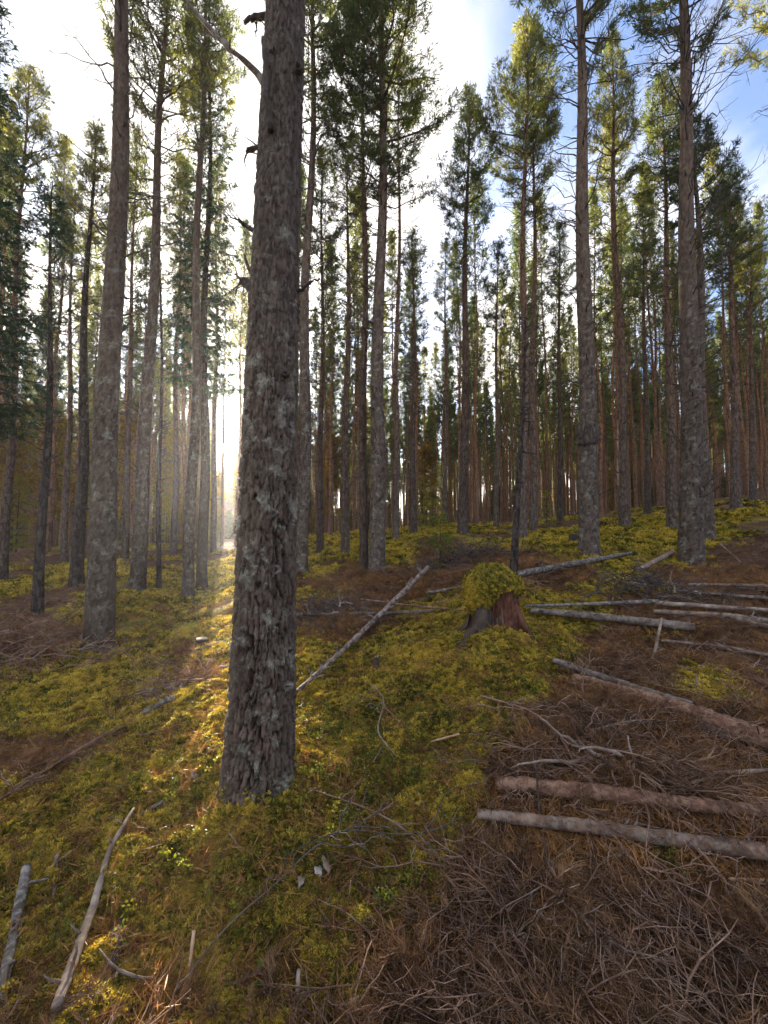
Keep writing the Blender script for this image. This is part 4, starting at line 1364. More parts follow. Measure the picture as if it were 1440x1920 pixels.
def foot_moss():
    r = np.random.default_rng(61); P_ = []; S_ = []
    for (u, v, w, d, n, hh) in [(486, 1488, 122, 2.25, 900, .05), (185, 1220, 50, 5.5, 160, .10), (1105, 1042, 37, 7.4, 130, .12), (1297, 1062, 41, 7.2, 130, .12)]:
        b = place(u, v, d); a = r.uniform(0, 6.28, n); rad = w * d / F / 2 * 1.12 + r.normal(0, .012, n)
        h = np.abs(r.normal(0, hh * .6, n)) * (1 + .9 * np.sin(a * 5 + u))
        x = b[0] + (rad - h * .12) * np.cos(a); y = b[1] + (rad - h * .12) * np.sin(a)
        P_.append(np.column_stack([x, y, height(x, y) + h])); S_.append(np.full(n, .017 if d < 3 else .04) * r.uniform(.7, 1.3, n))
    P_ = np.vstack(P_); S_ = np.concatenate(S_); n = len(P_)
    scatter('trunk_moss', P_, np.column_stack([r.normal(0, .5, n), r.normal(0, .5, n), r.uniform(0, 6.28, n)]), S_, r.integers(0, 3, n), [(moss_sprig(80 + k), [M['moss']]) for k in range(3)],
            'moss climbing the feet of the nearest trunks', 'moss')


foot_moss()


def shrub_shape(seed):
    r = np.random.default_rng(seed); mb = MB()
    for k in range(5):
        az = r.random() * 6.28; L_ = r.uniform(.6, 1.1)
        p = branch_pts(np.zeros(3), az, 1.1, L_, -.3, r, 5)
        mb.tube(p, np.linspace(.012, .005, 5), 3, 0, cap=False)
        P_ = np.repeat(p[1:], 4, 0) + r.normal(0, .07, (16, 3))
        needles(mb, P_, r.normal(0, 1, (16, 3)), r, 1, .16, .1)
    return mb.mesh('shrub', False)


def shrubs():
    x, y, z, q, r = fan_points(20000, 1.2, 14, .9, 22)
    u, v, _ = project(np.column_stack([x, y, z]))
    m = np.clip(.5 + 1.5 * fbm(x * 1.1, y * 1.1, 66, 3), 0, 1) * moss_mask(x, y, z)
    m = m * np.clip(.35 + smooth_gauss(u, v, 620, 1390, 130, 90) + smooth_gauss(u, v, 250, 1400, 200, 60) + sstep(1250, 1150, v) * .5, 0, 1)
    keep = m > r.uniform(.2, .9, len(x))
    x, y, z, q = x[keep], y[keep], z[keep], q[keep]; n = len(x); print('shrubs', n)
    scatter('undergrowth', np.column_stack([x, y, z]), np.column_stack([r.normal(0, .2, n), r.normal(0, .2, n), r.uniform(0, 6.28, n)]),
            r.uniform(.04, .09, n), r.integers(0, 3, n), [(shrub_shape(k), [M['slash'], M['shrub']]) for k in range(3)], 'low bilberry sprigs and thin stems among the moss', 'undergrowth')


shrubs()


def polyline(pix, step=.06):
    P_ = [hit(u, v)[:2] for (u, v) in pix]; out = []
    for a, b in zip(P_[:-1], P_[1:]):
        n = max(2, int(np.linalg.norm(b - a) / step))
        out += [a + (b - a) * k / n for k in range(n)]
    return np.array(out)


LOGLINES = np.vstack([polyline(p) for p in ([(932, 1502), (1130, 1522), (1300, 1545), (1500, 1565)], [(895, 1560), (1100, 1586), (1240, 1610), (1500, 1648)],
                                           [(1075, 1288), (1230, 1338), (1310, 1370), (1500, 1452)], [(995, 1163), (1300, 1197)])])


def off_logs(x, y, d):
    out = np.ones(len(x), bool)
    for k in range(0, len(x), 4000):
        e = (x[k:k + 4000, None] - LOGLINES[None, :, 0]) ** 2 + (y[k:k + 4000, None] + .06 - LOGLINES[None, :, 1]) ** 2
        out[k:k + 4000] = e.min(1) > d * d
    return out


def twig_shape(seed, subs=9, curl=.05):
    """a dead twig about 1 unit long with finer side twigs, lying flat"""
    r = np.random.default_rng(seed); mb = MB()
    n = 9; t = np.linspace(0, 1, n)
    a = np.cumsum(r.normal(0, .16, n)); a -= a.mean()
    b = np.cumsum(r.normal(0, .06, n))
    p = np.stack([np.cumsum(np.cos(a)) / n, np.cumsum(np.sin(a)) / n, b * .4], -1); p -= p[0]
    mb.tube(p, np.linspace(.0085, .0025, n), 4, 0)
    for k in range(subs):
        i = int(r.integers(1, n - 1)); dd = p[i + 1] - p[i]; dd /= np.linalg.norm(dd)
        dv = dd * .8 + np.array([-dd[1], dd[0], 0]) * r.choice([-1, 1]) * .8 + r.normal(0, .2, 3); dv /= np.linalg.norm(dv)
        L_ = r.uniform(.12, .42)
        q = p[i] + np.cumsum(np.vstack([np.zeros(3), np.tile(dv * L_ / 4, (4, 1)) + r.normal(0, curl * L_, (4, 3))]), 0)
        mb.tube(q, np.linspace(.0042, .0015, 5), 3, 0, cap=False)
        for s in range(2):
            j = int(r.integers(1, 4)); d3 = dv + r.normal(0, .6, 3); d3 /= np.linalg.norm(d3)
            mb.tube(np.stack([q[j], q[j] + d3 * L_ * .2, q[j] + d3 * L_ * .38 + r.normal(0, .02, 3)]), [.0022, .0017, .001], 3, 0, cap=False)
    return mb.mesh('twig', True)


def slash():
    x, y, z, q, r = fan_points(44000, 1.0, 22, .95, 33)
    m = 1 - moss_mask(x, y, z)
    u, v, _ = project(np.column_stack([x, y, z]))
    m = m * (1 - .55 * sstep(14, 22, q)) * (.65 + .5 * fbm(x * 1.5, y * 1.5, 12, 2))
    m = np.where(m < .35, m * .35, m)
    keep = (m ** 1.5 + .02 > r.uniform(.03, 1.7, len(x))) & off_logs(x, y, .13)
    x, y, z, q = x[keep], y[keep], z[keep], q[keep]; n = len(x); print('slash', n)
    lift = r.random(n) ** 2 * .07 * np.minimum(1, q / 2)
    sc_ = r.uniform(.16, .60, n) * (1 + q * .06)
    scatter('slash_twigs', np.column_stack([x, y, z + .01 + lift]), np.column_stack([r.normal(0, .13, n), r.normal(0, .13, n), r.uniform(0, 6.28, n)]),
            sc_, r.integers(0, 9, n), [(twig_shape(k + 300, 9), [M['slash']]) for k in range(9)], 'tangle of thin dead twigs left over the ground after thinning', 'slash')


slash()


def spray_shape(seed):
    r = np.random.default_rng(seed); mb = MB()
    n = 7; a = np.cumsum(r.normal(0, .12, n))
    p = np.stack([np.cumsum(np.cos(a)) / n, np.cumsum(np.sin(a)) / n, np.cumsum(r.normal(0, .05, n))], -1); p -= p[0]
    mb.tube(p, np.linspace(.02, .012, n), 3, 0, cap=False)
    tips = []; axs = []
    for i in range(1, n):
        dd = p[i] - p[i - 1]
        for k in range(3):
            tips.append(p[i] + r.normal(0, .03, 3)); axs.append(dd * 6 + r.normal(0, .4, 3))
    needles(mb, tips, axs, r, 8, .30, .014, spread=.8)
    return mb.mesh('spray', False)


def litter():
    x, y, z, q, r = fan_points(30000, 1.0, 12, .9, 35)
    m = 1 - moss_mask(x, y, z)
    keep = (m * (.8 + .9 * fbm(x * 2, y * 2, 19, 3)) > r.uniform(.3, 1.1, len(x))) & off_logs(x, y, .1)
    x, y, z, q = x[keep], y[keep], z[keep], q[keep]; n = len(x); print('sprays', n)
    scatter('needle_sprays', np.column_stack([x, y, z + .015 + .05 * r.random(n)]), np.column_stack([r.normal(0, .16, n), r.normal(0, .16, n), r.uniform(0, 6.28, n)]),
            r.uniform(.10, .2, n), r.integers(0, 5, n), [(spray_shape(k + 40), [M['slash'], M['spray_brown']]) for k in range(5)], 'dead brown pine sprays lying in the slash', 'litter')
    # loose orange needles
    x, y, z, q, r = fan_points(60000, 1.0, 9, .8, 36)
    m = moss_mask(x, y, z)
    keep = r.random(len(x)) < np.where(m > .5, .12, .95)
    x, y, z, q = x[keep], y[keep], z[keep], q[keep]; n = len(x); print('needles', n)
    src = []
    for k in range(4):
        rr = np.random.default_rng(k + 8); mb = MB()
        c = rr.normal(0, .35, (14, 3)); c[:, 2] = np.abs(c[:, 2]) * .35
        needles(mb, c, rr.normal(0, 1, (14, 3)) * [1, 1, .35], rr, 2, 1.1, .05, m=0)
        src.append((mb.mesh('needles', False), [M['needle_brown']]))
    scatter('needle_litter', np.column_stack([x, y, z + .012]), np.column_stack([r.normal(0, .2, n), r.normal(0, .2, n), r.uniform(0, 6.28, n)]),
            r.uniform(.035, .06, n) * (1 + q * .1), r.integers(0, 4, n), src, 'fallen orange-brown pine needles strewn over the ground', 'litter')


litter()


# ------------------------------------------------------------------ logs, poles and sticks that can be told apart
def stick(name, pix, w, mat, label, cat='branch', group=None, lift=0.0, stubs=3, twigs=0, sides=None, follow=False, ends=None, stub_len=.06):
    P_ = np.array([hit(u, v) for (u, v) in pix])
    if ends: P_[0, 2] += ends[0]; P_[-1, 2] += ends[1]
    dep = P_[:, 1]
    ws = np.asarray(w, float) if np.ndim(w) else np.full(len(P_), float(w))
    if len(ws) != len(P_): ws = np.interp(np.linspace(0, 1, len(P_)), np.linspace(0, 1, len(ws)), ws)
    R_ = ws * dep / F / 2 * (1.0 if 'log' in name else .78)
    seg = np.concatenate([[0], np.cumsum(np.linalg.norm(np.diff(P_, axis=0), axis=1))])
    big = ws.max() > 10
    n = int(min(170, max(8, seg[-1] / (.016 if big else .04))))
    s = np.linspace(0, seg[-1], n)
    X = np.stack([np.interp(s, seg, P_[:, k]) for k in range(3)], -1)
    if len(P_) > 2:
        k_ = np.ones(5) / 5
        for c in range(3):
            pad = np.pad(X[:, c], 2, mode='edge'); sm = np.convolve(pad, k_, 'valid'); sm[0] = X[0, c]; sm[-1] = X[-1, c]; X[:, c] = sm
    Rr = np.interp(s, seg, R_)
    if not follow and len(P_) == 2 or follow is None: pass
    g = height(X[:, 0], X[:, 1])
    pen = np.max(g - X[:, 2] - Rr * .3)
    X[:, 2] += Rr * .75 + lift + (.02 if name == 'fallen_log' and pix[0][0] > 850 else .01) + max(0, min(pen, .10)) * .8
    sides = sides or (18 if big else 6)
    rs = np.random.default_rng(int(abs(pix[0][0] * 31 + pix[0][1])))
    X[1:-1] += rs.normal(0, 1, (n - 2, 3)) * (Rr[1:-1, None] * .06)
    mb = MB()
    th = Rr * (1 + (.035 if Rr.max() > .018 else .09) * rs.normal(size=n))
    th[-1] *= .85; th[0] *= .9
    if big:
        kk = np.ones(7) / 7; th = np.convolve(np.pad(th, 3, mode='edge'), kk, 'valid')
    mb.tube(X, th, sides)
    if big:
        V_ = mb.v[0]; ring = np.repeat(np.arange(n), sides); C_ = X[ring]; a_ = np.tile(np.arange(sides) * 6.283 / sides, n)
        ssv = s[ring]
        dsp = .10 * fbm(np.cos(a_) * 2 + 5, ssv * 9 + np.sin(a_) * 2, int(pix[0][0]) % 97 + 3, 4) + .07 * (fbm(np.cos(a_) * 3, ssv * 14 + np.sin(a_) * 3, 51, 2) > .12)
        V_[:n * sides] = C_ + (V_[:n * sides] - C_) * (1 + dsp)[:, None]
    for k in range(stubs):
        i = int(rs.integers(1, n - 2)); dd = X[i + 1] - X[i]; dd /= np.linalg.norm(dd)
        dv = np.cross(dd, rs.normal(0, 1, 3)); dv /= np.linalg.norm(dv) + 1e-9
        dv[2] = abs(dv[2]) * .8 + .1; dv = dv + dd * .5
        l = stub_len * rs.uniform(.4, 1.4)
        mb.tube(np.stack([X[i], X[i] + dv * (Rr[i] + l * .5), X[i] + dv * (Rr[i] + l) + rs.normal(0, .1 * l, 3)]), np.array([.45, .3, .12]) * min(Rr[i], .02), 5)
    for k in range(twigs):
        i = int(rs.integers(1, n - 2)); dd = X[i + 1] - X[i]; dd /= np.linalg.norm(dd)
        sgn = rs.choice([-1, 1]); az = math.atan2(dd[1], dd[0]) + sgn * rs.uniform(.4, 1.1)
        dead_twigs(mb, rs, X[i], az, rs.uniform(0, .35), rs.uniform(.1, .35), -.2, .004, subs=4, sides=3)
    o0 = X[0].copy()
    for k in range(len(mb.v)): mb.v[k] = mb.v[k] - o0
    o = mb.build(name, mat)
    o.location = o0
    tag(o, label, cat, group)
    return o


LG = 'cut logs in the slash on the right'
ST = 'dead sticks lying about'
S = stick
S('fallen_log', [(932, 1502), (1130, 1522), (1300, 1545), (1500, 1565)], [24, 27, 24, 22], M['log_red'], 'reddish-brown smooth log, upper of the two parallel front logs', 'log', LG, stubs=4, lift=.025, stub_len=.02)
S('fallen_log', [(895, 1560), (1100, 1586), (1240, 1610), (1500, 1648)], [17, 22, 24, 26], M['log_brown'], 'grey-brown log with peeling bark, lower of the two parallel front logs', 'log', LG, stubs=5, lift=.03, stub_len=.03)
S('fallen_log', [(1075, 1288), (1230, 1338), (1310, 1370), (1500, 1452)], [13, 22, 30, 46], M['log_red'], 'thick peeling log slanting down to the right edge over a dark gap', 'log', LG, stubs=6, lift=.03, stub_len=.03)
S('fallen_log', [(1037, 1255), (1130, 1290), (1230, 1325), (1300, 1345)], [10, 14, 15, 14], M['log_grey'], 'thinner dark log lying along the upper side of the thick peeling log', 'log', LG, stubs=6, lift=.03)
S('fallen_log', [(995, 1163), (1080, 1172), (1300, 1197)], [9, 14, 15], M['log_grey'], 'straight grey log right of the stump, lower of two', 'log', LG, stubs=6, lift=.05)
S('fallen_log', [(985, 1160), (1120, 1155), (1235, 1150)], [5, 7, 9], M['log_lichen'], 'thin grey pole right of the stump, upper of two', 'log', LG, stubs=8, lift=.07)
S('fallen_log', [(1278, 1122), (1440, 1136)], [8, 7], M['log_grey'], 'thin log near the right edge, topmost of the stacked poles', 'log', LG, lift=.05)
S('fallen_log', [(1225, 1147), (1460, 1163)], [9, 9], M['bare'], 'pale pole near the right edge, second of the stacked poles', 'log', LG, lift=.06)
S('fallen_log', [(1352, 1170), (1470, 1186)], [11, 11], M['log_grey'], 'short thick pole at the right edge, lowest of the stacked poles', 'log', LG, lift=.05)
S('fallen_log', [(1380, 1115), (1470, 1125)], [7, 7], M['dark'], 'dark short pole at the right edge behind the stacked poles', 'log', LG, lift=.05)
S('fallen_log', [(1225, 1160), (1350, 1168), (1460, 1196)], [8, 10, 11], M['log_brown'], 'brown pole under the pale second pole at the right edge', 'log', LG, lift=.04)
S('fallen_log', [(1290, 1108), (1460, 1112)], [6, 7], M['log_brown'], 'brown thin pole lying highest up at the right edge', 'log', LG, lift=.05)
S('fallen_log', [(1240, 1215), (1360, 1228), (1470, 1250)], [6, 8, 8], M['log_brown'], 'brown crooked pole just above the mossy patch on the right', 'log', LG, lift=.03, stubs=7)
S('fallen_log', [(1300, 1375), (1500, 1440)], [14, 30], M['dark'], 'dark log in the gap under the thick peeling log', 'log', LG, lift=.0)  # dark brown log laid low beneath the thick one
S('fallen_log', [(1210, 1590), (1460, 1605)], [8, 10], M['dark'], 'dark rotten pole between the two front logs at the right edge', 'log', LG, lift=.0)
S('fallen_log', [(548, 1335), (620, 1268), (700, 1188), (803, 1100)], [7, 9, 10, 8], M['patchy'], 'pale lichen-flecked dead pole leaning uphill right of the big trunk', 'log', LG, stubs=34, lift=.07, ends=(.0, .16), stub_len=.09)
S('fallen_log', [(972, 1090), (1090, 1066), (1185, 1045)], [12, 10, 6], M['log_lichen'], 'dark lichened log behind the stump by the black dead stem', 'log', LG, stubs=10, lift=.04)
S('fallen_log', [(1195, 1084), (1262, 1047)], [9, 9], M['bare'], 'short pinkish log in front of the knobbly right pine', 'log', LG, lift=.06, stubs=3)
S('fallen_log', [(556, 1168), (720, 1168), (815, 1164)], [5, 8, 7], M['log_grey'], 'flat grey pole crossing under the leaning pole', 'log', LG, lift=.04, stubs=8)
S('fallen_branch', [(675, 1138), (760, 1150), (880, 1165)], [4, 5, 3], M['slash'], 'thin brown branch just above the flat grey pole', group=ST, lift=.05, twigs=5)
S('fallen_branch', [(800, 1120), (872, 1110)], [8, 9], M['log_lichen'], 'lichened log piece between the leaning pole and the stump', 'log', LG, lift=.02, stubs=7)
S('fallen_branch', [(1350, 1026), (1390, 1062)], [5, 4], M['bare'], 'short pale stick right of the knobbly right pine', group=ST, stubs=2)
S('fallen_branch', [(985, 1028), (1060, 1022)], [4, 3], M['bare'], 'thin pale stick between the stump and the burl pine', group=ST)
S('fallen_branch', [(1180, 992), (1262, 1003)], [5, 5], M['bare'], 'pale log far up between the burl pine and the knobbly pine', 'log', ST)
S('fallen_branch', [(1160, 1128), (1220, 1092), (1262, 1070)], [5, 4, 3], M['dark'], 'dark crooked branch in the slash before the knobbly pine', group=ST, lift=.05, twigs=8)
S('lichened_pole', [(48, 1660), (24, 1770), (-5, 1900)], [20, 20, 22], M['log_lichen'], 'white-lichened broken pole at the lower left edge', 'branch', ST, lift=.0, stubs=3, ends=(.05, 0))
S('fallen_branch', [(250, 1535), (205, 1615), (170, 1740), (105, 1925)], [5, 12, 16, 24], M['bare'], 'long grey barkless branch at lower left, thick end at the bottom', group=ST, lift=.02, stubs=5)
S('broken_stick', [(107, 1606), (98, 1660), (101, 1697)], [9, 13, 8], M['bare'], 'short splintered stick between the white pole and the long grey branch', group=ST)
S('fallen_branch', [(335, 1495), (270, 1530), (195, 1578)], [6, 10, 6], M['log_lichen'], 'grey stick in the moss above the long grey branch', group=ST, stubs=4)
S('broken_stick', [(363, 1786), (352, 1840), (344, 1882)], [9, 9, 8], M['tan'], 'straight tan stick standing out of the litter at the bottom', group=ST, ends=(.06, 0), stubs=0)
S('broken_stick', [(638, 1893), (705, 1925)], [15, 17], M['tan'], 'pale broken branch end at the bottom edge', group=ST, stubs=0)
S('broken_stick', [(560, 1858), (553, 1925)], [9, 11], M['bare'], 'split grey stick at the bottom edge left of the pale one', group=ST, stubs=0, ends=(.05, 0))
S('fallen_branch', [(325, 1905), (430, 1762), (520, 1690), (590, 1612), (690, 1565)], [5, 4, 3.5, 3, 2], M['dead'], 'long thin dark branch slanting up from the bottom through the moss', group=ST, lift=.04, twigs=7)
S('fallen_branch', [(580, 1505), (700, 1547), (770, 1590), (840, 1680), (905, 1765)], [2.5, 4, 5, 6.5, 6.5], M['slash'], 'crooked grey branch arching down across the moss in the middle', group=ST, lift=.035, twigs=9)
S('fallen_branch', [(560, 1625), (640, 1585), (760, 1600), (830, 1588), (868, 1560)], [2, 3, 3, 3, 2], M['dead'], 'thin wavy twig crossing the arching branch', group=ST, lift=.05, twigs=6)
S('broken_stick', [(428, 1567), (442, 1583), (458, 1612)], [5, 4, 3], M['bare'], 'small bent pale stick below the big trunk', group=ST, stubs=0)
S('fallen_branch', [(185, 1805), (225, 1860), (290, 1862)], [4, 7, 6], M['log_grey'], 'curved grey stick at lower left near the bark slab', group=ST, lift=.03)
S('fallen_branch', [(268, 1348), (326, 1320)], [12, 14], M['log_lichen'], 'short lichened log on the left slope', 'log', ST, lift=.02, stubs=2)
S('fallen_branch', [(112, 1438), (165, 1400), (218, 1358)], [4, 5, 5], M['bare'], 'grey stick below left of the short lichened log', group=ST, stubs=4)
S('fallen_branch', [(-10, 1528), (100, 1455), (170, 1410), (235, 1378)], [7, 8, 8, 9], M['slash'], 'long dead bough full of twigs on the left slope', group=ST, lift=.04, twigs=26)
S('fallen_branch', [(0, 1448), (42, 1443)], [6, 6], M['bare'], 'short pale stick at the left edge', group=ST)
S('fallen_branch', [(350, 1232), (435, 1204)], [5, 7], M['log_grey'], 'brown stick just left of the big trunk behind the moss', group=ST, lift=.02)
S('fallen_branch', [(100, 1176), (150, 1150)], [4, 3], M['bare'], 'thin pale stick behind the left brush pile', group=ST, lift=.04)
S('bent_branch', [(1258, 1352), (1298, 1342), (1316, 1322), (1305, 1284)], [4, 5, 6, 4], M['bare'], 'pale branch curled upward above the thick peeling log', group=ST, ends=(0, .05), stubs=1)
S('fallen_branch', [(1372, 1358), (1412, 1318)], [5, 5], M['tan'], 'pale forked stick near the right edge above the thick log', group=ST, ends=(0, .05))
S('fallen_branch', [(1378, 1352), (1450, 1385)], [6, 6], M['tan'], 'pale stick lying below the forked stick at the right edge', group=ST)
S('fallen_branch', [(1280, 1470), (1350, 1470), (1460, 1463)], [6, 9, 9], M['bare'], 'weathered pale branch at right under the thick log, upper arm', group=ST, lift=.03, stubs=2)
S('fallen_branch', [(1258, 1506), (1300, 1484), (1350, 1476)], [7, 9, 6], M['bare'], 'weathered pale branch at right under the thick log, lower arm', group=ST, lift=.03, stubs=2)
S('broken_stick', [(1224, 1247), (1232, 1215), (1242, 1192)], [7, 8, 5], M['bare'], 'white upright stick in the slash right of the stump', group=ST, ends=(0, .13), lift=.02)
S('broken_stick', [(1108, 1211), (1178, 1231)], [4, 4], M['tan'], 'thin bright split stick below the grey log', group=ST, lift=.04, stubs=0)
S('upright_twig', [(1040, 1740), (1028, 1640), (1012, 1560), (1006, 1490)], [7, 6, 5, 4], M['dark'], 'dark thin stem standing across the two parallel front logs', group=ST, ends=(0, .14), lift=.03, twigs=6)
S('fallen_branch', [(1035, 1668), (1075, 1750), (1130, 1812), (1200, 1915)], [7, 8, 9, 8], M['bare'], 'long branch running down to the bottom through the slash', group=ST, lift=.05, twigs=8)
S('fallen_branch', [(1295, 1605), (1340, 1660), (1375, 1705)], [6, 6, 4], M['slash'], 'thin branch sticking out below the grey-brown front log', group=ST, lift=.05, twigs=4)
S('broken_stick', [(1350, 1728), (1386, 1686)], [8, 6], M['bare'], 'pale snapped stick near the right edge below the logs', group=ST, lift=.04)
S('broken_stick', [(1368, 1674), (1455, 1678)], [6, 8], M['tan'], 'orange-tan stick at the right edge below the logs', group=ST, lift=.03)
S('fallen_branch', [(1068, 1528), (1180, 1560), (1325, 1592)], [4, 4, 3], M['bare'], 'thin pale switch lying between the two front logs', group=ST, lift=.03)
S('broken_stick', [(848, 1792), (870, 1842)], [6, 9], M['tan'], 'short tan stick in the litter at bottom centre', group=ST)
S('fallen_branch', [(1026, 1732), (990, 1795), (915, 1885)], [5, 6, 5], M['slash'], 'bowed branch curving down left from the dark thin stem', group=ST, lift=.05, twigs=5)
S('fallen_branch', [(1185, 1617), (1108, 1652)], [7, 6], M['bare'], 'short grey stick just below the grey-brown front log', group=ST, lift=.03)
S('fallen_branch', [(1085, 1600), (1010, 1655)], [5, 4], M['bare'], 'thin grey stick left of the short grey one below the log', group=ST, lift=.03)
S('fallen_branch', [(700, 1300), (722, 1330), (705, 1395), (742, 1440)], [2, 3, 4, 3], M['bare'], 'slender pale forked twig on the moss below the leaning pole', group=ST, lift=.04, twigs=4)
S('broken_stick', [(808, 1402), (862, 1388)], [5, 6], M['tan'], 'pale stick in the hollow below the stump mound', group=ST, lift=.02)
S('fallen_branch', [(900, 1330), (1000, 1360), (1060, 1420), (1090, 1500)], [4, 5, 5, 4], M['slash'], 'thin branch drooping from the mound into the slash', group=ST, lift=.06, twigs=10)
S('fallen_branch', [(1120, 1390), (1180, 1372), (1240, 1372)], [5, 5, 4], M['bare'], 'grey stick in the slash under the thick peeling log', group=ST, lift=.05, twigs=5)
S('fallen_branch', [(1340, 1215), (1440, 1265)], [7, 5], M['log_grey'], 'dark log piece by the right edge above the mossy patch', 'log', ST, lift=.03)
S('fallen_branch', [(760, 1760), (690, 1800), (640, 1850)], [3, 4, 4], M['slash'], 'thin dark twig at the bottom centre', group=ST, lift=.03, twigs=5)
S('fallen_branch', [(1180, 1720), (1300, 1735), (1400, 1790)], [5, 6, 4], M['slash'], 'bowed twig lying in the right foreground slash', group=ST, lift=.06, twigs=8)
S('fallen_branch', [(1330, 1800), (1390, 1860), (1450, 1900)], [5, 6, 5], M['slash'], 'twig in the lower right corner', group=ST, lift=.05, twigs=8)
S('bark_slab', [(222, 1742), (212, 1790), (200, 1835)], [36, 42, 34], M['dark'], 'dark slab of bark half sunk in moss at lower left', 'bark', ST, lift=-.025, stubs=0)


def dry_needle_twigs():
    """big dark slash heaps that read as one heap each"""
    def heap(name, u, v, ru, rv, n, label, mat, size, hgt, cat):
        c = hit(u, v); root = empty(name, c); tag(root, label, cat, 'heaps of cut brushwood')
        r = np.random.default_rng(int(u))
        rx = ru * c[1] / F; ry = rv * c[1] / F * 2.2
        mb = MB(); k = 0
        for i in range(n):
            x = r.normal(0, rx * .5); y = r.normal(0, ry * .5)
            f = math.exp(-(x / rx) ** 2 - (y / ry) ** 2)
            z = float(height(c[0] + x, c[1] + y)) - c[2] + hgt * f * r.random()
            dead_twigs(mb, r, np.array([x, y, z]), r.random() * 6.28, r.normal(.1, .3), size * r.uniform(.4, 1), r.normal(0, .4), .004 + .006 * r.random(), subs=7, sides=4)
        o = mb.build('twigs', mat, root); o['kind'] = 'stuff'
        for i in range(7):
            mb = MB(); x = r.normal(0, rx * .4); y = -ry * .4 * r.random(); a = r.random() * 6.28; L_ = r.uniform(.15, .4)
            z = float(height(c[0] + x, c[1] + y)) - c[2] + hgt * .8 * r.random() + .03
            dead_twigs(mb, r, np.array([x, y, z]), a, r.normal(.2, .3), L_, r.normal(0, .6), .012, subs=2, sides=6)
            mb.build('branch', M['bare'], root)
    heap('brush_pile', 45, 1238, 130, 45, 190, 'dark pile of cut branches at the left below the thin pole', M['slash'], .7, .5, 'brush pile')
    heap('brush_pile', 330, 1290, 90, 32, 110, 'low brown heap of twigs left of the big trunk', M['slash'], .4, .10, 'brush pile')
    heap('brush_pile', 620, 1155, 85, 40, 150, 'tangled heap of dark brushwood between big trunk and leaning pole', M['dead'], .5, .2, 'brush pile')
    heap('brush_pile', 860, 1058, 130, 24, 190, 'wide flat heap of brushwood behind the leaning pole', M['dead'], .7, .25, 'brush pile')
    heap('brush_pile', 1215, 1118, 110, 34, 170, 'spiky heap of brushwood in front of the knobbly right pine', M['dead'], .55, .28, 'brush pile')
    heap('brush_pile', 1120, 1425, 130, 60, 110, 'heap of grey twigs and dry sprays below the thick peeling log', M['slash'], .35, .08, 'brush pile')


dry_needle_twigs()


